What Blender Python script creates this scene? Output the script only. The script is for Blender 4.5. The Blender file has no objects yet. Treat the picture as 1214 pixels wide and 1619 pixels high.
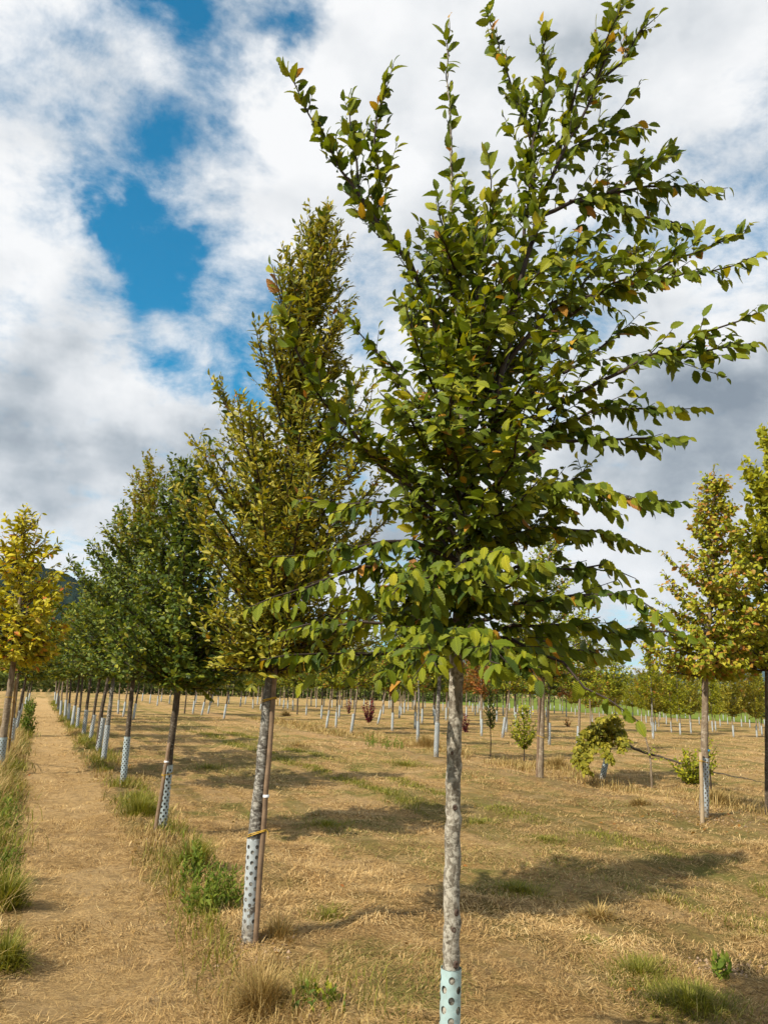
import bpy, bmesh, math, random
import numpy as np
from mathutils import Vector, Matrix

# ------------------------------------------------------------------ camera, sky, sun, exposure
sc = bpy.context.scene
PW, PH, F = 1214.0, 1619.0, 1216.0            # photograph size and focal length in its pixels
ROLL = math.radians(2.0)
PITCH = math.atan((1090.0 - PH / 2) / F)
CZ = 1.7
cam_d = bpy.data.cameras.new("camera")
cam = bpy.data.objects.new("camera", cam_d)
sc.collection.objects.link(cam)
cam_d.sensor_fit = 'VERTICAL'
cam_d.sensor_height = 24.0
cam_d.lens = F / PH * 24.0
cam_d.clip_start = 0.05
cam_d.clip_end = 30000.0
cam.matrix_world = Matrix.Translation((0, 0, CZ)) @ Matrix.Rotation(math.pi / 2 + PITCH, 4, 'X') @ Matrix.Rotation(ROLL, 4, 'Z')
sc.camera = cam


def ray(px, py):
    x = (px - PW / 2) / F
    y = -(py - PH / 2) / F
    c, s = math.cos(ROLL), math.sin(ROLL)
    xr, yr = x * c - y * s, x * s + y * c
    return np.array([xr, math.cos(PITCH) - yr * math.sin(PITCH), math.sin(PITCH) + yr * math.cos(PITCH)])


def G(px, py):
    """point of the ground seen at a photo pixel"""
    r = ray(px, py)
    t = -CZ / r[2]
    return np.array([r[0] * t, r[1] * t])


def at(px, py, Y):
    """point at distance Y (world y) seen at a photo pixel"""
    r = ray(px, py)
    t = Y / r[1]
    return np.array([r[0] * t, Y, CZ + r[2] * t])


SUN_EL, SUN_AZ = math.radians(42.0), math.radians(231.0)     # azimuth clockwise from +Y
sun_d = bpy.data.lights.new("sun", 'SUN')
sun_d.energy = 5.0
sun_d.angle = math.radians(0.5)
sun_d.color = (1.0, 0.93, 0.80)
sun = bpy.data.objects.new("sun", sun_d)
sc.collection.objects.link(sun)
sdir = Vector((math.sin(SUN_AZ) * math.cos(SUN_EL), math.cos(SUN_AZ) * math.cos(SUN_EL), math.sin(SUN_EL)))
sun.rotation_euler = sdir.to_track_quat('Z', 'Y').to_euler()

sc.view_settings.view_transform = 'Standard'
sc.view_settings.look = 'None'
sc.view_settings.exposure = 0.46
sc.view_settings.gamma = 1.0
sc.view_settings.use_curve_mapping = False
sc.render.engine = 'CYCLES'
sc.cycles.max_bounces = 8
sc.cycles.transparent_max_bounces = 4
sc.cycles.caustics_reflective = False
sc.cycles.caustics_refractive = False
sc.cycles.use_denoising = True


class NT:
    """small helper for building node trees"""
    def __init__(self, tree):
        self.t = tree
        tree.nodes.clear()

    def n(self, kind, **kw):
        nd = self.t.nodes.new(kind)
        for k, v in kw.items():
            setattr(nd, k, v)
        return nd

    def put(self, sock, v):
        if isinstance(v, bpy.types.NodeSocket):
            self.t.links.new(v, sock)
        elif v is not None:
            sock.default_value = v

    def math(self, op, a, b=None, c=None, clamp=False):
        nd = self.n('ShaderNodeMath', operation=op, use_clamp=clamp)
        for i, v in enumerate((a, b, c)):
            self.put(nd.inputs[i], v)
        return nd.outputs[0]

    def vmath(self, op, a, b=None, out=0):
        nd = self.n('ShaderNodeVectorMath', operation=op)
        self.put(nd.inputs[0], a)
        if b is not None:
            if op == 'SCALE':
                self.put(nd.inputs[3], b)
            else:
                self.put(nd.inputs[1], b)
        return nd.outputs[out]

    def noise(self, vec, scale, detail=4.0, rough=0.5, dist=0.0, out='Fac'):
        nd = self.n('ShaderNodeTexNoise')
        self.put(nd.inputs['Vector'], vec)
        nd.inputs['Scale'].default_value = scale
        nd.inputs['Detail'].default_value = detail
        nd.inputs['Roughness'].default_value = rough
        nd.inputs['Distortion'].default_value = dist
        return nd.outputs[out]

    def ramp(self, fac, stops, interp='LINEAR'):
        nd = self.n('ShaderNodeValToRGB')
        nd.color_ramp.interpolation = interp
        el = nd.color_ramp.elements
        while len(el) < len(stops):
            el.new(0.5)
        for e, (p, c) in zip(el, stops):
            e.position = p
            e.color = (c[0], c[1], c[2], 1.0) if hasattr(c, '__len__') else (c, c, c, 1.0)
        self.put(nd.inputs[0], fac)
        return nd.outputs[0]

    def mix(self, fac, a, b, mode='MIX'):
        nd = self.n('ShaderNodeMix', data_type='RGBA', blend_type=mode)
        self.put(nd.inputs[0], fac)
        for i, v in ((6, a), (7, b)):
            if isinstance(v, bpy.types.NodeSocket):
                self.t.links.new(v, nd.inputs[i])
            else:
                nd.inputs[i].default_value = (v[0], v[1], v[2], 1.0)
        return nd.outputs[2]

    def sstep(self, v, lo, hi):
        nd = self.n('ShaderNodeMapRange', interpolation_type='SMOOTHSTEP')
        self.put(nd.inputs[0], v)
        nd.inputs[1].default_value = lo
        nd.inputs[2].default_value = hi
        return nd.outputs[0]


# ---- sky: physical blue sky with a layer of broken cloud, all laid out by world direction
world = bpy.data.worlds.new("World")
sc.world = world
world.use_nodes = True
w = NT(world.node_tree)
sky = w.n('ShaderNodeTexSky', sky_type='NISHITA', sun_disc=False)
sky.sun_elevation = SUN_EL
sky.sun_rotation = SUN_AZ
sky.air_density = 1.0
sky.dust_density = 0.4
sky.ozone_density = 3.0
tc = w.n('ShaderNodeTexCoord')
d = w.vmath('NORMALIZE', tc.outputs['Generated'])
sep = w.n('ShaderNodeSeparateXYZ')
w.put(sep.inputs[0], d)
zz = w.math('ADD', w.math('MAXIMUM', sep.outputs[2], 0.0), 0.22)
comb = w.n('ShaderNodeCombineXYZ')
w.put(comb.inputs[0], w.math('DIVIDE', sep.outputs[0], zz))
w.put(comb.inputs[1], w.math('DIVIDE', sep.outputs[1], zz))
cp = comb.outputs[0]


def blob(px, py, rad):
    """soft spot of the sky round the direction of a photo pixel, rad in photo pixels"""
    r = ray(px, py)
    r = r / np.linalg.norm(r)
    dt = w.vmath('DOT_PRODUCT', wd, tuple(r), out=1)
    k = 1.0 / (1.0 - math.cos(rad / F))
    return w.math('POWER', 2.718, w.math('MULTIPLY', w.math('SUBTRACT', dt, 1.0), k))


warpn = w.n('ShaderNodeTexNoise')
w.put(warpn.inputs['Vector'], d)
warpn.inputs['Scale'].default_value = 7.0
warpn.inputs['Detail'].default_value = 5.0
warpn.inputs['Roughness'].default_value = 0.6
wv = w.vmath('SCALE', w.vmath('SUBTRACT', warpn.outputs['Color'], (0.5, 0.5, 0.5)), 0.20)
wd = w.vmath('NORMALIZE', w.vmath('ADD', d, wv))

n_big = w.noise(cp, 1.6, 7.0, 0.55, 0.3)
n_fine = w.noise(cp, 4.5, 10.0, 0.68, 0.3)
pv = w.vmath('ADD', d, (3.1, 1.7, 0.4))
n_puff = w.noise(pv, 4.5, 7.0, 0.55, 0.2)
pd = w.vmath('ADD', w.vmath('MULTIPLY', d, (1.0, 1.0, 1.7)), (0.7, 2.3, 1.1))
n_r0 = w.noise(pd, 6.0, 6.0, 0.52, 0.1)
n_r1 = w.noise(w.vmath('ADD', pd, (-0.035, -0.03, 0.075)), 6.0, 6.0, 0.52, 0.1)
relief = w.math('SUBTRACT', n_r0, n_r1)
n_wisp = w.noise(w.vmath('MULTIPLY', d, (1.0, 1.0, 1.6)), 12.0, 8.0, 0.60, 0.15)


def total(spots):
    acc = None
    for px, py, rad, amp in spots:
        b = w.math('MULTIPLY', blob(px, py, rad), amp)
        acc = b if acc is None else w.math('ADD', acc, b)
    return acc


cover = total([(225, 425, 56, -0.9), (180, 335, 38, -0.75), (300, 415, 42, -0.6), (325, 12, 55, -0.7), (440, 40, 35, -0.45),
               (255, 290, 70, -0.38), (370, 150, 55, -0.40), (300, 110, 80, -0.24), (200, 240, 60, -0.25), (140, 60, 60, -0.2), (200, 520, 35, -0.4), (290, 570, 50, -0.35),
               (385, 600, 40, -0.5), (80, 360, 30, -0.25), (410, 440, 60, -0.5), (240, 575, 55, -0.34), (340, 520, 60, -0.28), (250, 130, 90, -0.15),
               (1120, 320, 110, -0.24), (880, 370, 50, -0.3), (1200, 330, 50, -0.2), (940, 400, 60, -0.22),
               (480, 260, 130, 0.4), (60, 300, 120, 0.2), (820, 120, 200, 0.3), (640, 120, 160, 0.3),
               (1140, 110, 110, 0.3), (1120, 650, 200, 0.4), (100, 700, 200, 0.4), (850, 900, 300, 0.3)])
def centred(n, k):
    return w.math('MULTIPLY', w.math('SUBTRACT', n, 0.5), k)


den = w.math('ADD', w.math('ADD', centred(n_big, 0.8), centred(n_fine, 1.9)), w.math('ADD', centred(n_wisp, 1.5), w.math('ADD', cover, 0.74)))
cmask = w.sstep(den, -0.02, 1.0)
shade = total([(50, 600, 100, -0.34), (130, 730, 90, -0.24), (270, 770, 110, -0.32), (330, 700, 60, -0.1), (60, 780, 60, -0.16),
               (640, 870, 130, -0.34), (1120, 700, 150, -0.36), (950, 660, 130, -0.16), (1190, 600, 100, -0.22),
               (700, 150, 200, -0.06), (1000, 60, 120, -0.10), (930, 250, 90, -0.05), (100, 450, 80, -0.08), (250, 200, 120, -0.06),
               (470, 300, 150, 0.14), (1130, 110, 80, 0.14), (1170, 440, 90, 0.20), (540, 80, 110, 0.10),
               (60, 830, 120, 0.02), (330, 880, 140, 0.03), (180, 655, 70, 0.16), (230, 600, 50, 0.12), (20, 330, 120, 0.10),
               (900, 780, 120, 0.05), (980, 880, 120, 0.04), (90, 120, 180, 0.10), (40, 420, 90, 0.12), (90, 660, 45, 0.16), (160, 840, 70, 0.10)])
sv = w.math('ADD', w.math('ADD', w.math('MULTIPLY', n_puff, 0.5), w.math('ADD', w.math('MULTIPLY', relief, 0.85), w.math('MULTIPLY', n_wisp, 0.10))), w.math('ADD', shade, 0.46))
ccol = w.ramp(sv, [(0.20, (0.185, 0.22, 0.26)), (0.42, (0.335, 0.37, 0.405)), (0.64, (0.55, 0.57, 0.59)), (0.90, (0.70, 0.705, 0.71))])
blue = w.mix(1.0, w.vmath('SCALE', sky.outputs[0], 0.13), (0.04, 0.78, 0.88), 'MULTIPLY')
skyc = w.mix(cmask, blue, ccol)
bg = w.n('ShaderNodeBackground')
w.put(bg.inputs[0], skyc)
bg.inputs[1].default_value = 1.0
wo = w.n('ShaderNodeOutputWorld')
w.put(wo.inputs[0], bg.outputs[0])
world.cycles.sampling_method = 'MANUAL'
world.cycles.sample_map_resolution = 512

# ------------------------------------------------------------------ helpers
C = sc.collection
rng = np.random.default_rng(7)


def vnoise(x, y, seed=0):
    xi, yi = np.floor(x).astype(np.int64), np.floor(y).astype(np.int64)
    xf, yf = x - xi, y - yi
    u, v = xf * xf * (3 - 2 * xf), yf * yf * (3 - 2 * yf)

    def h(a, b):
        n = (a * 374761393 + b * 668265263 + seed * 974711) & 0xFFFFFFFF
        n = ((n ^ (n >> 13)) * 1274126177) & 0xFFFFFFFF
        return ((n ^ (n >> 16)) & 0xFFFF) / 65535.0
    return (h(xi, yi) * (1 - u) + h(xi + 1, yi) * u) * (1 - v) + (h(xi, yi + 1) * (1 - u) + h(xi + 1, yi + 1) * u) * v


ROWA = math.radians(23.4)
RU = np.array([-math.sin(ROWA), math.cos(ROWA)])      # along the planting rows
RN = np.array([math.cos(ROWA), math.sin(ROWA)])       # across the rows


def row_s(x, y):
    return x * RN[0] + y * RN[1]


def hz(x, y):
    """height of the ground"""
    x, y = np.asarray(x, float), np.asarray(y, float)
    r = np.hypot(x, y)
    fade = np.clip(1.2 - r / 60.0, 0.0, 1.0)
    h = 0.075 * (vnoise(x / 1.7, y / 1.7, 1) - 0.5) + 0.06 * (vnoise(x / 0.6, y / 0.6, 2) - 0.5) \
        + 0.05 * (vnoise(x / 0.24, y / 0.24, 3) - 0.5)
    s = row_s(x, y)
    u = x * RU[0] + y * RU[1]
    h = h + 0.045 * (vnoise(s / 0.5, u / 3.0, 43) - 0.5)
    ridge = 0.05 * np.exp(-((s - 1.5) / 0.3) ** 2) + 0.06 * np.exp(-((s + 0.45) / 0.35) ** 2) + 0.04 * np.exp(-((s - 9.5) / 0.6) ** 2)
    return h * fade + ridge * fade


def mesh(name, V, faces, mat=None, parent=None, tone=None, uv=None, smooth=False, loc=None):
    """faces: list of int arrays, each (n,3) or (n,4)"""
    me = bpy.data.meshes.new(name)
    V = np.asarray(V, np.float32)
    me.vertices.add(len(V))
    me.vertices.foreach_set('co', V.ravel())
    faces = [np.asarray(f, np.int32) for f in faces if len(f)]
    loops = np.concatenate([f.ravel() for f in faces])
    tot = np.concatenate([np.full(len(f), f.shape[1], np.int32) for f in faces])
    st = np.concatenate([[0], np.cumsum(tot)[:-1]]).astype(np.int32)
    me.loops.add(len(loops))
    me.loops.foreach_set('vertex_index', loops)
    me.polygons.add(len(tot))
    me.polygons.foreach_set('loop_start', st)
    me.polygons.foreach_set('loop_total', tot)
    if smooth:
        me.polygons.foreach_set('use_smooth', np.ones(len(tot), bool))
    if tone is not None:
        a = me.attributes.new('tone', 'FLOAT', 'POINT')
        a.data.foreach_set('value', np.asarray(tone, np.float32))
    if uv is not None:
        u = me.uv_layers.new(name='UVMap')
        u.data.foreach_set('uv', np.asarray(uv, np.float32)[loops].ravel())
    me.update(calc_edges=True)
    if mat:
        me.materials.append(mat)
    o = bpy.data.objects.new(name, me)
    C.objects.link(o)
    if loc is not None:
        o.location = loc
    if parent:
        o.parent = parent
    return o


class Geo:
    """collects pieces of geometry into one mesh"""
    def __init__(self):
        self.V, self.F3, self.F4, self.T, self.U, self.n = [], [], [], [], [], 0

    def add(self, V, F, tone=None, uv=None):
        V = np.asarray(V, float)
        for f in (F if isinstance(F, list) else [F]):
            f = np.asarray(f)
            if len(f):
                (self.F3 if f.shape[1] == 3 else self.F4).append(f + self.n)
        self.V.append(V)
        self.T.append(np.full(len(V), 0.5) if tone is None else np.asarray(tone, float))
        self.U.append(np.zeros((len(V), 2)) if uv is None else uv)
        self.n += len(V)

    def build(self, name, mat, parent=None, smooth=False, loc=None):
        fs = []
        if self.F3:
            fs.append(np.concatenate(self.F3))
        if self.F4:
            fs.append(np.concatenate(self.F4))
        return mesh(name, np.concatenate(self.V), fs, mat, parent, np.concatenate(self.T), np.concatenate(self.U), smooth, loc)


def tube(geo, P, R, sides=8, wob=0.0, seed=0, cap=True, tone=0.5):
    P = np.asarray(P, float)
    R = np.broadcast_to(np.asarray(R, float), (len(P),)).copy()
    T = np.gradient(P, axis=0)
    T /= np.linalg.norm(T, axis=1)[:, None] + 1e-9
    ref = np.array([0.31, 0.95, 0.05]) if abs(T[0][1]) < 0.8 else np.array([1.0, 0.1, 0.0])
    A = np.cross(T, ref)
    A /= np.linalg.norm(A, axis=1)[:, None] + 1e-9
    B = np.cross(T, A)
    ang = np.arange(sides) * 2 * math.pi / sides
    r = np.repeat(R[:, None], sides, 1)
    if wob:
        q = np.random.default_rng(seed)
        r = r * (1 + wob * (q.random((len(P), sides)) - 0.5))
    V = P[:, None, :] + r[:, :, None] * (np.cos(ang)[None, :, None] * A[:, None, :] + np.sin(ang)[None, :, None] * B[:, None, :])
    V = V.reshape(-1, 3)
    i = np.arange(len(P) - 1)[:, None] * sides
    j = np.arange(sides)[None, :]
    k = (j + 1) % sides
    Q = np.stack([i + j, i + k, i + sides + k, i + sides + j], -1).reshape(-1, 4)
    fs = [Q]
    if cap:
        V = np.vstack([V, P[-1:] + T[-1:] * R[-1] * 0.3])
        top = (len(P) - 1) * sides
        fs.append(np.stack([top + j[0], top + k[0], np.full(sides, len(V) - 1)], -1))
    geo.add(V, fs, np.full(len(V), tone))


def leaf_template(kind):
    """returns (u, v, f) per vertex and faces; v is -1, 0 or 1 across, f the half width profile"""
    if kind == 'fine':
        us = np.linspace(0, 1, 12)
        prof = np.sin(math.pi * us ** 0.85) ** 0.75
        prof = prof * (1 + 0.09 * np.where(np.arange(12) % 2 == 0, 1, -1))
    elif kind == 'mid':
        us = np.array([0, 0.3, 0.65, 1.0])
        prof = np.array([0.02, 0.9, 0.85, 0.02])
    else:
        us = np.array([0, 0.45, 1.0])
        prof = np.array([0.02, 1.0, 0.02])
    prof[0] = prof[-1] = 0.02
    n = len(us)
    u = np.repeat(us, 3)
    v = np.tile([-1.0, 0.0, 1.0], n)
    f = np.repeat(prof, 3)
    fs = []
    for i in range(n - 1):
        a = i * 3
        fs += [[a, a + 1, a + 4, a + 3], [a + 1, a + 2, a + 5, a + 4]]
    return u, v, f, np.array(fs)


TEMPL = {k: leaf_template(k) for k in ('fine', 'mid', 'low')}


def add_leaves(geo, P, D, N, L, aspect, kind, q, tone, fold=0.35, curl=0.25):
    u, v, f, F = TEMPL[kind]
    P, D, N = np.asarray(P), np.asarray(D), np.asarray(N)
    L = np.asarray(L)
    D = D / (np.linalg.norm(D, axis=1)[:, None] + 1e-9)
    S = np.cross(D, N)
    S /= np.linalg.norm(S, axis=1)[:, None] + 1e-9
    N = np.cross(S, D)
    n, m = len(P), len(u)
    cu = (curl * (0.3 + 1.1 * q.random(n)))[:, None]
    fo = (fold * (0.4 + 0.9 * q.random(n)))[:, None]
    hw = 0.5 * aspect * L[:, None] * f[None, :] * v[None, :]
    hn = fo * np.abs(hw) - cu * L[:, None] * u[None, :] ** 2
    al = L[:, None] * (u[None, :] * (1 - 0.25 * cu * u[None, :]))
    V = P[:, None, :] + D[:, None, :] * al[:, :, None] + S[:, None, :] * hw[:, :, None] + N[:, None, :] * hn[:, :, None]
    FF = (F[None] + (np.arange(n) * m)[:, None, None]).reshape(-1, 4)
    UV = np.stack([np.broadcast_to(u, (n, m)), np.broadcast_to(v * f, (n, m))], -1).reshape(-1, 2)
    geo.add(V.reshape(-1, 3), FF, np.repeat(tone, m), UV)


def norm(v):
    return v / (np.linalg.norm(v) + 1e-9)


class Twigs:
    """lists of leaves, filled along shoots"""
    def __init__(self):
        self.P, self.D, self.N, self.L, self.K = [], [], [], [], []

    def along(self, pts, q, spacing, size, droop, start=0.0, up=0.0):
        pts = np.asarray(pts)
        seg = np.linalg.norm(np.diff(pts, axis=0), axis=1)
        tot = seg.sum()
        cum = np.concatenate([[0], np.cumsum(seg)])
        k = max(1, int(tot * (1 - start) / spacing))
        side = q.integers(0, 2) * 2 - 1
        for i in range(k + 1):
            s = tot * (start + (1 - start) * i / k)
            j = min(len(seg) - 1, np.searchsorted(cum, s, side='right') - 1)
            fr = (s - cum[j]) / (seg[j] + 1e-9)
            p = pts[j] * (1 - fr) + pts[j + 1] * fr
            t = norm(pts[j + 1] - pts[j])
            h = np.cross(t, [0, 0, 1.0])
            if np.linalg.norm(h) < 0.3:
                a = q.random() * 6.28
                h = np.array([math.cos(a), math.sin(a), 0])
            h = norm(h + q.normal(0, 0.35, 3))
            side = -side
            if q.random() < 0.13 and 0 < i < k:
                continue
            dd = t * (0.55 + 0.3 * q.random()) + h * side * (0.85 if i < k else 0.1) + np.array([0, 0, up - droop * (0.3 + q.random())])
            nn = np.array([-0.50, -0.42, 0.72]) + q.normal(0, 0.50, 3) + h * side * 0.2
            self.P.append(p + q.normal(0, 0.004, 3))
            self.D.append(norm(dd))
            self.N.append(nn)
            self.K.append(i / max(1, k))
            self.L.append(size * (0.5 + 0.75 * q.random()) * (0.75 if i >= k - 1 else 1.0))


def bez(a, c, b, n=8):
    t = np.linspace(0, 1, n)[:, None]
    return (1 - t) ** 2 * a + 2 * t * (1 - t) * c + t ** 2 * b


def limb(geo, tw, pts, r0, q, o, leaf_from=0.35, twig_from=0.25, sides=6, tone=0.5, twigs=True):
    """a limb with its side shoots and leaves; o = options"""
    pts = np.asarray(pts, float)
    # resample smoothly
    seg = np.linalg.norm(np.diff(pts, axis=0), axis=1)
    cum = np.concatenate([[0], np.cumsum(seg)])
    L = cum[-1]
    m = max(5, int(L / 0.10))
    ss = np.linspace(0, L, m)
    R = np.stack([np.interp(ss, cum, pts[:, a]) for a in range(3)], 1)
    for _ in range(2):
        R[1:-1] = 0.25 * R[:-2] + 0.5 * R[1:-1] + 0.25 * R[2:]
    R[1:-1] += q.normal(0, o['jit'], (m - 2, 3))
    rad = r0 * (1 - ss / L) ** 0.8 + 0.0016
    tube(geo, R, rad, sides, tone=tone)
    tw.along(R, q, o['sp'], o['leaf'], o['droop'], leaf_from, o.get('up', 0))
    if not twigs:
        return
    s = L * twig_from
    k = 0
    while s < L * 0.97:
        j = min(m - 2, int(s / L * (m - 1)))
        t = norm(R[j + 1] - R[j])
        h = norm(np.cross(t, [0, 0, 1.0]) + q.normal(0, o.get('tr', 0.55), 3))
        sg = 1 if k % 2 else -1
        dr = norm(t * (0.75 + 0.5 * q.random()) + h * sg * 0.8 + np.array([0, 0, o.get('tup', 0.15)]))
        ln = (o['tw0'] + o['tw1'] * q.random()) * (1 - o.get('tap', 0.62) * s / L)
        a = R[j]
        b = a + dr * ln + np.array([0, 0, o.get('tup', 0.1) * ln * 0.6])
        pp = bez(a, a + dr * ln * 0.5, b, 4)
        tube(geo, pp, np.linspace(max(0.0018, r0 * 0.22), 0.0014, 4), 4, tone=tone)
        tw.along(pp, q, o['sp'], o['leaf'], o['droop'], 0.15, o.get('up', 0))
        s += o['twsp'] * (0.7 + 0.6 * q.random())
        k += 1


# ------------------------------------------------------------------ materials
def new_mat(name):
    m = bpy.data.materials.new(name)
    m.use_nodes = True
    t = NT(m.node_tree)
    out = t.n('ShaderNodeOutputMaterial')
    return m, t, out


def principled(t, out, col, rough=0.7, bump=None, bstr=0.3, bdist=0.01, spec=0.3):
    p = t.n('ShaderNodeBsdfPrincipled')
    t.put(p.inputs['Base Color'], col if isinstance(col, bpy.types.NodeSocket) else (*col, 1.0))
    t.put(p.inputs['Roughness'], rough)
    p.inputs['Specular IOR Level'].default_value = spec
    if bump is not None:
        b = t.n('ShaderNodeBump')
        b.inputs['Strength'].default_value = bstr
        b.inputs['Distance'].default_value = bdist
        t.put(b.inputs['Height'], bump)
        t.put(p.inputs['Normal'], b.outputs[0])
    t.put(out.inputs[0], p.outputs[0])
    return p


def leaf_mat(name, stops, trans=0.4, rough=0.42, veins=False, spec=0.35, tboost=(1.5, 1.45, 0.6)):
    m, t, out = new_mat(name)
    if name.endswith('_leaf'):
        trans, rough, spec = trans * 0.72, rough + 0.08, spec * 0.6
    a = t.n('ShaderNodeAttribute', attribute_name='tone')
    col = t.ramp(a.outputs['Fac'], stops)
    p = t.n('ShaderNodeBsdfPrincipled')
    p.inputs['Roughness'].default_value = rough
    p.inputs['Specular IOR Level'].default_value = spec
    if veins:
        uv = t.n('ShaderNodeUVMap')
        s = t.n('ShaderNodeSeparateXYZ')
        t.put(s.inputs[0], uv.outputs[0])
        av = t.math('ABSOLUTE', s.outputs[1])
        ph = t.math('SUBTRACT', s.outputs[0], t.math('MULTIPLY', av, 0.28))
        wave = t.math('SINE', t.math('MULTIPLY', ph, 62.0))
        mid = t.sstep(av, 0.0, 0.1)
        col = t.mix(t.math('MULTIPLY', t.sstep(wave, 0.2, 1.0), 0.30), col, t.mix(1.0, col, (1.5, 1.5, 1.3), 'MULTIPLY'))
        col = t.mix(mid, t.mix(1.0, col, (1.5, 1.45, 1.3), 'MULTIPLY'), col)
        nz = t.noise(uv.outputs[0], 9.0, 3.0)
        col = t.mix(t.math('MULTIPLY', nz, 0.3), col, t.mix(1.0, col, (0.7, 0.65, 0.5), 'MULTIPLY'))
        b = t.n('ShaderNodeBump')
        b.inputs['Strength'].default_value = 0.5
        b.inputs['Distance'].default_value = 0.0016
        t.put(b.inputs['Height'], wave)
        t.put(p.inputs['Normal'], b.outputs[0])
    t.put(p.inputs['Base Color'], col)
    tr = t.n('ShaderNodeBsdfTranslucent')
    t.put(tr.inputs[0], t.mix(1.0, col, tboost, 'MULTIPLY'))
    mx = t.n('ShaderNodeMixShader')
    mx.inputs[0].default_value = trans
    t.put(mx.inputs[1], p.outputs[0])
    t.put(mx.inputs[2], tr.outputs[0])
    t.put(out.inputs[0], mx.outputs[0])
    return m


def bark_mat(name, dark, mid, light, amount=0.5, scale=18.0, squash=0.45, band=1.9):
    m, t, out = new_mat(name)
    tcn = t.n('ShaderNodeTexCoord')

    def mapped(z):
        mp = t.n('ShaderNodeMapping')
        t.put(mp.inputs[0], tcn.outputs['Object'])
        mp.inputs['Scale'].default_value = (1.0, 1.0, z)
        return mp.outputs[0]
    n1 = t.noise(mapped(squash), scale, 6.0, 0.65, 0.6)
    n2 = t.noise(mapped(band), scale * 1.1, 6.0, 0.68, 0.5)
    n3 = t.noise(tcn.outputs['Object'], 4.0, 3.0)
    n4 = t.noise(mapped(0.25), scale * 5, 5.0, 0.7)
    c = t.mix(t.sstep(n1, 0.30, 0.68), dark, mid)
    v = t.math('ADD', n2, t.math('MULTIPLY', t.math('SUBTRACT', n3, 0.5), 0.4))
    lm = t.sstep(v, 0.60 - 0.25 * amount, 0.78 - 0.25 * amount)
    c = t.mix(t.math('MULTIPLY', lm, 0.9), c, light)
    c = t.mix(t.math('MULTIPLY', t.sstep(n4, 0.50, 0.75), 0.55), c, t.mix(1.0, c, (0.5, 0.45, 0.4), 'MULTIPLY'))
    c = t.mix(t.math('MULTIPLY', t.sstep(n3, 0.58, 0.7), 0.5), c, t.mix(1.0, c, (0.75, 0.62, 0.48), 'MULTIPLY'))
    principled(t, out, c, 0.88, t.math('ADD', n1, t.math('ADD', t.math('MULTIPLY', n2, 0.7), t.math('MULTIPLY', n4, 0.5))), 0.7, 0.006, 0.12)
    return m


def flat_mat(name, col, rough=0.6, var=0.25, scale=12.0, spec=0.3):
    m, t, out = new_mat(name)
    tcn = t.n('ShaderNodeTexCoord')
    n1 = t.noise(tcn.outputs['Object'], scale, 5.0, 0.6)
    lo = tuple(c * (1 - var) for c in col)
    hi = tuple(min(1, c * (1 + var)) for c in col)
    principled(t, out, t.ramp(n1, [(0.3, lo), (0.7, hi)]), rough, n1, 0.2, 0.003, spec)
    return m


M = {}
M['hero_leaf'] = leaf_mat('hero_leaf', [(0.0, (0.038, 0.072, 0.007)), (0.42, (0.130, 0.170, 0.010)), (0.8, (0.29, 0.29, 0.014)), (0.955, (0.40, 0.34, 0.016)),
                                        (0.965, (0.42, 0.25, 0.02)), (0.985, (0.45, 0.22, 0.03)), (1.0, (0.30, 0.14, 0.05))], 0.36, 0.40, True)
M['olive_leaf'] = leaf_mat('olive_leaf', [(0.0, (0.06, 0.095, 0.010)), (0.45, (0.22, 0.215, 0.016)), (0.75, (0.34, 0.28, 0.022)), (0.93, (0.36, 0.31, 0.035)), (0.97, (0.36, 0.2, 0.03)), (1.0, (0.36, 0.13, 0.03))], 0.30, 0.45)
M['green_leaf'] = leaf_mat('green_leaf', [(0.0, (0.036, 0.066, 0.010)), (0.5, (0.095, 0.132, 0.014)), (0.93, (0.28, 0.27, 0.018)), (1.0, (0.26, 0.2, 0.03))], 0.32, 0.42)
M['lime_leaf'] = leaf_mat('lime_leaf', [(0.0, (0.12, 0.15, 0.012)), (0.6, (0.26, 0.27, 0.018)), (1.0, (0.50, 0.44, 0.025))], 0.42, 0.5)
M['gold_leaf'] = leaf_mat('gold_leaf', [(0.0, (0.17, 0.17, 0.014)), (0.45, (0.42, 0.37, 0.02)), (0.8, (0.58, 0.47, 0.03)), (0.92, (0.44, 0.28, 0.03)), (0.96, (0.46, 0.17, 0.02)), (1.0, (0.40, 0.10, 0.03))], 0.36, 0.45)
M['mix_leaf'] = leaf_mat('mix_leaf', [(0.0, (0.08, 0.12, 0.010)), (0.5, (0.24, 0.26, 0.014)), (0.82, (0.40, 0.35, 0.022)), (0.9, (0.32, 0.19, 0.03)), (1.0, (0.36, 0.14, 0.03))], 0.34, 0.45)
M['rust_leaf'] = leaf_mat('rust_leaf', [(0.0, (0.09, 0.085, 0.015)), (0.5, (0.24, 0.12, 0.02)), (1.0, (0.36, 0.09, 0.03))], 0.35, 0.5)
M['red_leaf'] = leaf_mat('red_leaf', [(0.0, (0.05, 0.01, 0.012)), (0.6, (0.13, 0.02, 0.025)), (1.0, (0.24, 0.05, 0.04))], 0.3, 0.45)
M['yellow_leaf'] = leaf_mat('yellow_leaf', [(0.0, (0.11, 0.12, 0.012)), (0.6, (0.26, 0.23, 0.02)), (1.0, (0.40, 0.31, 0.03))], 0.4, 0.5)
M['hedge_leaf'] = leaf_mat('hedge_leaf', [(0.0, (0.06, 0.09, 0.02)), (0.6, (0.17, 0.20, 0.04)), (1.0, (0.32, 0.31, 0.08))], 0.3, 0.6, spec=0.15)
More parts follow.
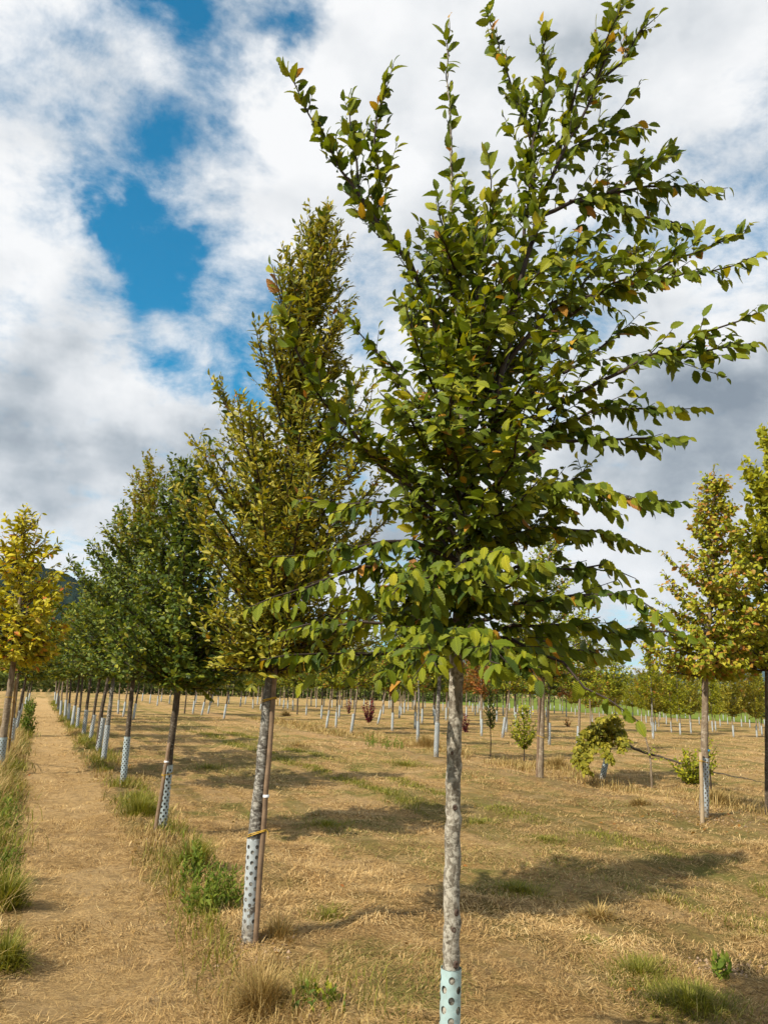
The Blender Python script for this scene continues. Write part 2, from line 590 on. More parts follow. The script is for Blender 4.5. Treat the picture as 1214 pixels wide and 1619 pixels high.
M['weed_leaf'] = leaf_mat('weed_leaf', [(0.0, (0.06, 0.10, 0.012)), (0.6, (0.13, 0.17, 0.02)), (1.0, (0.24, 0.24, 0.04))], 0.35, 0.55, spec=0.2)
M['straw'] = leaf_mat('straw', [(0.0, (0.13, 0.070, 0.022)), (0.35, (0.39, 0.24, 0.085)), (0.70, (0.63, 0.42, 0.17)), (0.94, (0.78, 0.58, 0.28)), (0.96, (0.17, 0.17, 0.03)), (1.0, (0.24, 0.23, 0.05))], 0.15, 0.6, spec=0.2, tboost=(1.1, 1.0, 0.8))
M['dry_grass'] = leaf_mat('dry_grass', [(0.0, (0.20, 0.13, 0.04)), (0.5, (0.42, 0.29, 0.10)), (0.8, (0.52, 0.38, 0.16)), (1.0, (0.22, 0.22, 0.05))], 0.25, 0.6, spec=0.2, tboost=(1.1, 1.0, 0.8))
M['green_grass'] = leaf_mat('green_grass', [(0.0, (0.09, 0.095, 0.014)), (0.45, (0.185, 0.185, 0.022)), (0.75, (0.29, 0.26, 0.05)), (1.0, (0.46, 0.35, 0.12))], 0.3, 0.55, spec=0.2)
M['bark_hero'] = bark_mat('bark_hero', (0.095, 0.078, 0.056), (0.24, 0.21, 0.165), (0.45, 0.415, 0.34), 0.66, 44.0, 0.35, 1.1)
M['bark_pale'] = bark_mat('bark_pale', (0.06, 0.05, 0.042), (0.16, 0.145, 0.12), (0.42, 0.40, 0.35), 0.55, 24.0)
M['bark_dark'] = bark_mat('bark_dark', (0.045, 0.033, 0.024), (0.11, 0.085, 0.06), (0.28, 0.25, 0.20), 0.25, 24.0)
M['bark_tan'] = bark_mat('bark_tan', (0.14, 0.10, 0.065), (0.27, 0.21, 0.145), (0.40, 0.34, 0.26), 0.3, 16.0)
M['twig'] = flat_mat('twig', (0.036, 0.023, 0.016), 0.7, 0.35, 30.0)
M['scar'] = flat_mat('scar', (0.085, 0.055, 0.04), 0.85, 0.5, 60.0)
M['guard_aqua'] = flat_mat('guard_aqua', (0.34, 0.45, 0.445), 0.4, 0.10, 9.0, 0.35)
M['guard'] = flat_mat('guard', (0.33, 0.39, 0.395), 0.45, 0.2, 9.0, 0.3)
M['guard_white'] = flat_mat('guard_white', (0.36, 0.39, 0.395), 0.45, 0.2, 6.0, 0.3)
for gm in ('guard', 'guard_white', 'guard_aqua'):
    t = NT.__new__(NT)
    t.t = M[gm].node_tree
    p = [n for n in t.t.nodes if n.type == 'BSDF_PRINCIPLED'][0]
    src = p.inputs['Base Color'].links[0].from_socket
    tcn = t.n('ShaderNodeTexCoord')
    sx = t.n('ShaderNodeSeparateXYZ')
    t.put(sx.inputs[0], tcn.outputs['Object'])
    mp = t.n('ShaderNodeMapping')
    t.put(mp.inputs[0], tcn.outputs['Object'])
    mp.inputs['Scale'].default_value = (1, 1, 0.25)
    nz = t.noise(mp.outputs[0], 40.0, 6.0, 0.7, 0.5)
    low = t.math('MULTIPLY', t.sstep(t.math('MULTIPLY', sx.outputs[2], -1.0), -0.22, 0.0), 0.9)
    dm = t.sstep(t.math('ADD', nz, t.math('MULTIPLY', low, 0.4)), 0.52, 0.85)
    t.put(p.inputs['Base Color'], t.mix(t.math('MULTIPLY', dm, 0.8), src, (0.22, 0.175, 0.12)))
M['stake'] = flat_mat('stake', (0.19, 0.125, 0.075), 0.75, 0.35, 14.0)
M['cane'] = flat_mat('cane', (0.30, 0.22, 0.13), 0.7, 0.3, 5.0)
M['tie'] = flat_mat('tie', (0.48, 0.29, 0.03), 0.6, 0.2, 40.0)
M['tag_white'] = flat_mat('tag_white', (0.7, 0.7, 0.7), 0.5, 0.1)
M['tag_blue'] = flat_mat('tag_blue', (0.05, 0.32, 0.62), 0.5, 0.1)
M['wall'] = flat_mat('wall', (0.72, 0.72, 0.70), 0.8, 0.06, 1.0)
M['roof'] = flat_mat('roof', (0.46, 0.46, 0.45), 0.7, 0.1, 1.0)
M['meadow'] = flat_mat('meadow', (0.13, 0.165, 0.02), 0.9, 0.25, 0.35, 0.05)
M['wood_far'] = flat_mat('wood_far', (0.011, 0.020, 0.012), 0.95, 0.5, 0.05, 0.0)  # dark conifer green, lowered further so the colour carries cloud shade
M['hill_far'] = flat_mat('hill_far', (0.03, 0.055, 0.04), 0.95, 0.3, 0.004, 0.0)


def ground_mat(name, path=False):
    m, t, out = new_mat(name)
    ge = t.n('ShaderNodeNewGeometry')
    pos = ge.outputs['Position']
    flat = t.vmath('MULTIPLY', pos, (1, 1, 0))
    n0 = t.noise(flat, 0.35, 4.0, 0.6)
    n1 = t.noise(flat, 1.6, 6.0, 0.65, 0.5)
    n2 = t.noise(flat, 9.0, 6.0, 0.7, 0.8)
    # fibres lying in changing directions
    mp = t.n('ShaderNodeMapping')
    t.put(mp.inputs[0], t.vmath('ADD', flat, t.vmath('SCALE', t.noise(flat, 3.0, 2.0, out='Color'), 0.35)))
    mp.inputs['Scale'].default_value = (1.0, 4.5, 1.0)
    mp.inputs['Rotation'].default_value = (0, 0, 0.4)
    n3 = t.noise(mp.outputs[0], 26.0, 5.0, 0.7, 1.2)
    mp2 = t.n('ShaderNodeMapping')
    t.put(mp2.inputs[0], t.vmath('ADD', flat, t.vmath('SCALE', t.noise(flat, 2.3, 2.0, out='Color'), 0.4)))
    mp2.inputs['Scale'].default_value = (4.5, 1.0, 1.0)
    mp2.inputs['Rotation'].default_value = (0, 0, -0.5)
    n4 = t.noise(mp2.outputs[0], 22.0, 5.0, 0.7, 1.2)
    fib = t.math('MULTIPLY', t.math('ADD', n3, n4), 0.5)
    c = t.ramp(fib, [(0.40, (0.13, 0.070, 0.024)), (0.48, (0.39, 0.235, 0.086)), (0.57, (0.62, 0.405, 0.165))])
    sp0 = t.n('ShaderNodeSeparateXYZ')
    t.put(sp0.inputs[0], pos)
    cv = t.n('ShaderNodeCombineXYZ')
    t.put(cv.inputs[0], t.math('ADD', t.math('MULTIPLY', sp0.outputs[0], float(RN[0])), t.math('MULTIPLY', sp0.outputs[1], float(RN[1]))))
    t.put(cv.inputs[1], t.math('MULTIPLY', t.math('ADD', t.math('MULTIPLY', sp0.outputs[0], float(RU[0])), t.math('MULTIPLY', sp0.outputs[1], float(RU[1]))), 0.10))
    swath = t.noise(cv.outputs[0], 1.5, 3.0, 0.55, 0.4)
    c = t.mix(t.math('MULTIPLY', t.math('MULTIPLY', t.sstep(swath, 0.50, 0.60), 0.0 if path else 1.0), 0.85), c, (0.175, 0.138, 0.04))
    c = t.mix(t.math('MULTIPLY', t.sstep(swath, 0.48, 0.34), 0.4), c, (0.54, 0.36, 0.17))
    c = t.mix(t.math('MULTIPLY', t.sstep(n2, 0.49, 0.62), 0.8), c, (0.19, 0.118, 0.05))  # brown blotches, deepened in colour to stand in for hummock shading
    c = t.mix(t.math('MULTIPLY', t.sstep(n1, 0.42, 0.62), 0.35), c, (0.48, 0.335, 0.18))
    if path:
        c = t.mix(0.30, c, (0.60, 0.41, 0.20))
    if not path:
        gr = t.math('MULTIPLY', t.sstep(n0, 0.45, 0.60), t.sstep(t.math('ADD', n1, t.math('MULTIPLY', n2, 0.3)), 0.55, 0.75))
        c = t.mix(t.math('MULTIPLY', gr, 0.85), c, (0.15, 0.145, 0.03))
        sp = t.n('ShaderNodeSeparateXYZ')
        t.put(sp.inputs[0], pos)
        s = t.math('ADD', t.math('MULTIPLY', sp.outputs[0], float(RN[0])), t.math('MULTIPLY', sp.outputs[1], float(RN[1])))
        for s0, wd_, amt, col in ((1.5, 0.26, 0.7, (0.17, 0.135, 0.06)), (-0.45, 0.4, 0.7, (0.19, 0.15, 0.06)), (5.55, 0.3, 0.5, (0.15, 0.15, 0.035)),
                                  (6.6, 0.25, 0.5, (0.15, 0.15, 0.035)), (9.45, 0.5, 0.45, (0.36, 0.22, 0.13))):
            e = t.math('POWER', 2.718, t.math('MULTIPLY', t.math('POWER', t.math('DIVIDE', t.math('ADD', t.math('SUBTRACT', s, s0), t.math('MULTIPLY', t.math('SUBTRACT', n1, 0.5), 0.6)), wd_), 2.0), -1.0))
            c = t.mix(t.math('MULTIPLY', t.math('MULTIPLY', e, amt), t.sstep(n2, 0.3, 0.6)), c, col)
    principled(t, out, c, 0.95, t.math('ADD', fib, t.math('MULTIPLY', n2, 0.8)), 1.0, 0.05, 0.05)
    return m


M['ground'] = ground_mat('ground')
M['path'] = ground_mat('path', True)


# ------------------------------------------------------------------ object bookkeeping
def tag(o, label=None, cat=None, group=None, kind=None):
    if label:
        o['label'] = label
    if cat:
        o['category'] = cat
    if group:
        o['group'] = group
    if kind:
        o['kind'] = kind
    return o


def thing(name, label, cat, loc, rotz=0.0, group=None):
    o = bpy.data.objects.new(name, None)
    C.objects.link(o)
    o.empty_display_size = 0.2
    o.location = loc
    o.rotation_euler = (0, 0, rotz)
    return tag(o, label, cat, group)


def dup(root, loc, rotz=0.0, scale=1.0, label=None, group=None, tilt=(0, 0)):
    r = root.copy()
    C.objects.link(r)
    r.location = loc
    r.rotation_euler = (tilt[0], tilt[1], rotz)
    r.scale = (scale, scale, scale)
    if label:
        r['label'] = label
    if group:
        r['group'] = group
    for ch in list(root.children):
        c = ch.copy()
        C.objects.link(c)
        c.parent = r
        for g in list(ch.children):
            e = g.copy()
            C.objects.link(e)
            e.parent = c
    return r


def gz(xy):
    return float(hz(xy[0], xy[1]))


def base3(xy):
    return (float(xy[0]), float(xy[1]), gz(xy))


# ------------------------------------------------------------------ setting
def polar_ground():
    az = np.concatenate([np.linspace(-0.62, 0.62, 640), np.linspace(0.62, 2 * math.pi - 0.62, 70)[1:-1]])
    r = [0.0]
    x = 1.2
    while x < 60:
        r.append(x)
        x *= 1.0085
    while x < 6000:
        r.append(x)
        x *= 1.12
    r = np.array(r[1:])
    A, R = np.meshgrid(az, r)
    X, Y = R * np.sin(A), R * np.cos(A)
    Z = hz(X, Y)
    V = np.stack([X, Y, Z], -1).reshape(-1, 3)
    V = np.vstack([V, [[0, 0, 0]]])
    n = len(az)
    i = np.arange(len(r) - 1)[:, None] * n
    j = np.arange(n)[None, :]
    k = (j + 1) % n
    Q = np.stack([i + j, i + n + j, i + n + k, i + k], -1).reshape(-1, 4)
    Tt = np.stack([np.full(n, len(V) - 1), j[0], k[0]], -1)
    o = mesh('ground', V, [Q, Tt], M['ground'], smooth=True)
    return tag(o, kind='structure')


polar_ground()


def strip_sheet(name, mat, u0, u1, nu, s0, s1, ns, lift, wob=0.12):
    u = np.linspace(0, 1, nu) ** 1.6 * (u1 - u0) + u0
    f = np.linspace(0, 1, ns)
    U, Fq = np.meshgrid(u, f, indexing='ij')
    e0 = s0 + wob * (vnoise(U * 1.3, U * 0 + 3, 11) - 0.5) + wob * 0.5 * (vnoise(U * 5, U * 0 + 3, 12) - 0.5)
    e1 = s1 + wob * (vnoise(U * 1.3, U * 0 + 7, 13) - 0.5) + wob * 0.5 * (vnoise(U * 5, U * 0 + 7, 14) - 0.5)
    S = e0 + (e1 - e0) * Fq
    X, Y = RU[0] * U + RN[0] * S, RU[1] * U + RN[1] * S
    edge = np.clip(np.minimum(Fq, 1 - Fq) * 8, 0, 1)
    Z = hz(X, Y) + lift * edge - 0.012 * (1 - edge)
    V = np.stack([X, Y, Z], -1).reshape(-1, 3)
    i = np.arange(nu - 1)[:, None] * ns
    j = np.arange(ns - 1)[None, :]
    Q = np.stack([i + j, i + j + 1, i + ns + j + 1, i + ns + j], -1).reshape(-1, 4)
    return tag(mesh(name, V, [Q], mat, smooth=True), kind='structure')


strip_sheet('path', M['path'], 1.0, 72.0, 900, 0.0, 1.2, 30, 0.006)


def sheet(name, mat, pts, z):
    V = [(p[0], p[1], z) for p in pts]
    me = bpy.data.meshes.new(name)
    me.from_pydata(V, [], [list(range(len(V)))])
    me.materials.append(mat)
    o = bpy.data.objects.new(name, me)
    C.objects.link(o)
    return tag(o, kind='structure')


# green meadow beyond the planted field
m0, m1 = G(600, 1107), G(1420, 1157)
sheet('meadow', M['meadow'], [(m0[0], m0[1]), (m1[0], m1[1]), (260, 75), (420, 420), (80, 420), (20, 180)], 0.02)


def hill(name, mat, x0, x1, y0, y1, peak, seed, rough, nx=220, ny=40, env=None):
    x = np.linspace(x0, x1, nx)
    y = np.linspace(y0, y1, ny)
    X, Y = np.meshgrid(x, y)
    fx = (X - x0) / (x1 - x0)
    fy = (Y - y0) / (y1 - y0)
    e = np.sin(np.clip(fy, 0, 1) * math.pi) ** 0.8
    top = peak * env(fx)
    Z = top * e * (0.9 + 0.2 * vnoise(fx * 9, fy * 3, seed))
    sc_ = (x1 - x0) / nx
    Z = Z + rough * (vnoise(X / sc_ / 1.7, Y / sc_ / 1.7, seed + 1) - 0.3) * (e > 0.03) + rough * 0.8 * (vnoise(X / sc_ / 5, Y / sc_ / 5, seed + 2) - 0.4) * (e > 0.03)
    V = np.stack([X, Y, Z - 2], -1).reshape(-1, 3)
    i = np.arange(ny - 1)[:, None] * nx
    j = np.arange(nx - 1)[None, :]
    Q = np.stack([i + j, i + j + 1, i + nx + j + 1, i + nx + j], -1).reshape(-1, 4)
    return tag(mesh(name, V, [Q], mat, smooth=False), kind='structure')


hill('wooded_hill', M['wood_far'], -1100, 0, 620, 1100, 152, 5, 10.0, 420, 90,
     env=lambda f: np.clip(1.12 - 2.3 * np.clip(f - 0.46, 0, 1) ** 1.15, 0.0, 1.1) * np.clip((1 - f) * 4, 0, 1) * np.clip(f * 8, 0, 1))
hill('far_hills', M['hill_far'], -1500, 5200, 4300, 6600, 420, 9, 18.0, 420, 40,
     env=lambda f: (0.62 + 0.3 * np.sin(f * 9.0 + 0.6) * f + 0.12 * np.sin(f * 23)) * np.clip(f * 5, 0, 1) * np.clip((1 - f) * 6, 0, 1))

# ------------------------------------------------------------------ tree guards, stakes
def guard_mesh(name, R, H, cols=None, rowh=0.066, hole=0.0118):
    """perforated plastic sleeve: a lattice of lozenges, each with a round hole"""
    g = Geo()
    cols = cols or 2 * max(4, int(round(2 * math.pi * R / 0.029 / 2)))
    cw = 2 * math.pi * R / cols
    a, b = cw, rowh / 2
    tt = np.array([0, 0.25, 0.5, 0.75])
    ox = np.concatenate([a * (1 - tt), -a * tt, -a * (1 - tt), a * tt])
    oy = np.concatenate([b * tt, b * (1 - tt), -b * tt, -b * (1 - tt)])
    outer = np.stack([ox, oy], 1)
    th = np.arctan2(oy, ox)
    co, si = np.cos(th), np.sin(th)
    inner = np.stack([co * hole, si * hole * 1.1], 1)
    F = np.array([[i, (i + 1) % 16, 16 + (i + 1) % 16, 16 + i] for i in range(16)])
    fan = np.array([[i, (i + 1) % 16, 16] for i in range(16)])
    z0 = 0.035
    for c in range(cols):
        for r in range(-1, int(H / rowh) + 2):
            zc = z0 + rowh * (r + (0.5 if c % 2 else 0))
            full = zc - hole > 0.012 and zc + hole < H - 0.014
            pts = np.vstack([outer, inner]) if full else np.vstack([outer, [[0, 0]]])
            z = np.clip(zc + pts[:, 1], 0, H)
            if z.max() - z.min() < 1e-4:
                continue
            an = (c * cw + pts[:, 0]) / R
            g.add(np.stack([R * np.cos(an), R * np.sin(an), z], 1), F if full else fan)
    return g


def plain_guard(R, H, seed=0):
    g = Geo()
    P = np.stack([np.zeros(3), np.zeros(3), np.linspace(0, H, 3)], 1)
    tube(g, P, R, 8, cap=False)
    return g


_gcache = {}


def add_guard(root, R, H, mat, kind='holes', off=(0, 0, 0), tiltv=None):
    key = (round(R, 3), round(H, 2), mat.name, kind)
    if key not in _gcache:
        g = guard_mesh('g', R, H) if kind == 'holes' else plain_guard(R, H)
        o = g.build('tree_guard', mat, root, smooth=True)
        if kind == 'holes':
            bm = bmesh.new()
            bm.from_mesh(o.data)
            bmesh.ops.remove_doubles(bm, verts=bm.verts, dist=0.0004)
            bm.to_mesh(o.data)
            bm.free()
        _gcache[key] = o
    else:
        o = _gcache[key].copy()
        C.objects.link(o)
        o.parent = root
    o.location = off
    if tiltv is not None:
        o.rotation_euler = Vector(tiltv).to_track_quat('Z', 'Y').to_euler()
    return o


def stake(p0, p1, r, label, ties=(), mat='stake', tr=0.05, group=None, tag_at=None, tie_to=None):
    """a wooden stake from p0 (in the ground) to p1, with the ties that hold a trunk; ties: list of (fraction, point on trunk)"""
    p0, p1 = np.asarray(p0, float), np.asarray(p1, float)
    t = thing('support_stake', label, 'stake', tuple(p0), 0, group)
    g = Geo()
    n = 12
    P = (p1 - p0)[None] * np.linspace(0, 1, n)[:, None]
    P[1:-1, :2] += np.random.default_rng(int(abs(p0[0]) * 1000)).normal(0, 0.0015, (n - 2, 2))
    tube(g, P, np.linspace(r, r * 0.85, n), 8, 0.12)
    g.build('pole', M[mat], t, smooth=True)
    for fr, tp in ties:
        c1 = (p1 - p0) * fr
        c2 = np.asarray(tp) - p0
        g = Geo()
        ax = norm(c2 - c1)
        sd = norm(np.cross(ax, [0, 0, 1.0]))
        for dz in (-0.006, 0.006):
            loop = []
            for a in np.linspace(-math.pi / 2, math.pi / 2, 7):
                loop.append(c2 + ax * math.cos(a) * tr + sd * math.sin(a) * tr + [0, 0, dz])
            for a in np.linspace(math.pi / 2, 3 * math.pi / 2, 7):
                loop.append(c1 + ax * math.cos(a) * (r + 0.004) + sd * math.sin(a) * (r + 0.004) + [0, 0, dz * 0.6])
            loop.append(loop[0])
            tube(g, loop, 0.0032, 6, cap=False)
        e = c1 - ax * (r + 0.004)
        tube(g, [e, e + np.array([0.015, -0.01, -0.012]), e + np.array([0.02, -0.012, -0.05])], 0.0025, 5)
        g.build('tie', M['tie'], t, smooth=True)
    if tag_at is not None:
        g = Geo()
        c = (p1 - p0) * tag_at
        tube(g, [c - [0, 0, 0.008], c + [0, 0, 0.008]], r * 1.08, 10)
        g.build('tag', M['tag_white'], t)
    return t


# ------------------------------------------------------------------ trees
def interp_path(pts):
    pts = np.asarray(pts, float)

    def f(z):
        return np.array([np.interp(z, pts[:, 2], pts[:, 0]), np.interp(z, pts[:, 2], pts[:, 1]), z])
    return f


def trunk_mesh(root, pts, rads, mat, base, sides=14, wob=0.07, seed=1, n=60, smooth=True):
    pts = np.asarray(pts, float) - np.asarray(base)[None]
    seg = np.linalg.norm(np.diff(pts, axis=0), axis=1)
    cum = np.concatenate([[0], np.cumsum(seg)])
    s = np.linspace(0, cum[-1], n)
    P = np.stack([np.interp(s, cum, pts[:, a]) for a in range(3)], 1)
    for _ in range(3):
        P[1:-1] = 0.25 * P[:-2] + 0.5 * P[1:-1] + 0.25 * P[2:]
    R = np.interp(s, cum, rads)
    q = np.random.default_rng(seed)
    P[1:-1, :2] += q.normal(0, 0.0022, (n - 2, 2))
    R = R * (1 + 0.025 * q.normal(0, 1, n))
    g = Geo()
    tube(g, P, R, sides, wob, seed)
    return g.build('trunk', mat, root, smooth=smooth)


def crown(root, base, axis, prof, ntip, q, o, leafmat, barkmat, kind='mid', aspect=0.5, steep=0.5, inner=0.35, tone_mu=0.45, tone_sd=0.22,
          r0=0.012, accent=0.03, tone_dir=None):
    """limbs whose tips sit on an envelope round the crown axis; axis: list of xyz (world), prof(t, az) -> radius"""
    ax = interp_path(axis)
    z0, z1 = axis[0][2], axis[-1][2]
    gb, tw = Geo(), Twigs()
    base = np.asarray(base, float)
    ts = ((np.arange(ntip) + 0.5) / ntip) ** 1.25
    for i, t in enumerate(ts):
        az = i * 2.39996 + q.normal(0, 0.3)
        rr = prof(t, az) * (0.88 + 0.42 * q.random())
        if q.random() < inner:
            rr *= 0.35 + 0.35 * q.random()
        zt = z0 + (z1 - z0) * t
        c = ax(zt)
        tip = c + np.array([math.cos(az) * rr, math.sin(az) * rr, q.normal(0, 0.09)])
        rise = rr * (steep * (0.45 + 1.3 * t)) + 0.12 * t
        zs = max(z0 - 0.1, zt - rise)
        st = ax(max(z0, zs))
        st[2] = zs
        ctl = st * 0.45 + tip * 0.55 + np.array([math.cos(az), math.sin(az), -0.35]) * rr * 0.12
        limb(gb, tw, bez(st, ctl, tip, 7) - base, r0 * (0.5 + 0.6 * rr), q, o, o.get('lf', 0.3), o.get('tf', 0.2), 5, twigs=True)
    # leader
    ld = np.array([ax(z) for z in np.linspace(z0 + (z1 - z0) * 0.4, z1 + 0.12, 8)]) - base
    limb(gb, tw, ld, 0.007, q, o, 0.2, 0.1, 5)
    gb.build('branches', barkmat, root, smooth=True)
    gl = Geo()
    P, D, N, L = map(np.array, (tw.P, tw.D, tw.N, tw.L))
    n = len(P)
    tone = np.clip(q.normal(tone_mu, tone_sd, n), 0.0, 0.92)
    acc = q.random(n) < accent
    tone[acc] = 0.93 + 0.07 * q.random(acc.sum())
    if tone_dir is not None:
        tone = np.clip(tone + tone_dir(P), 0, 1)
    add_leaves(gl, P, D, N, L, aspect, kind, q, tone)
    gl.build('crown', leafmat, root)
    return n


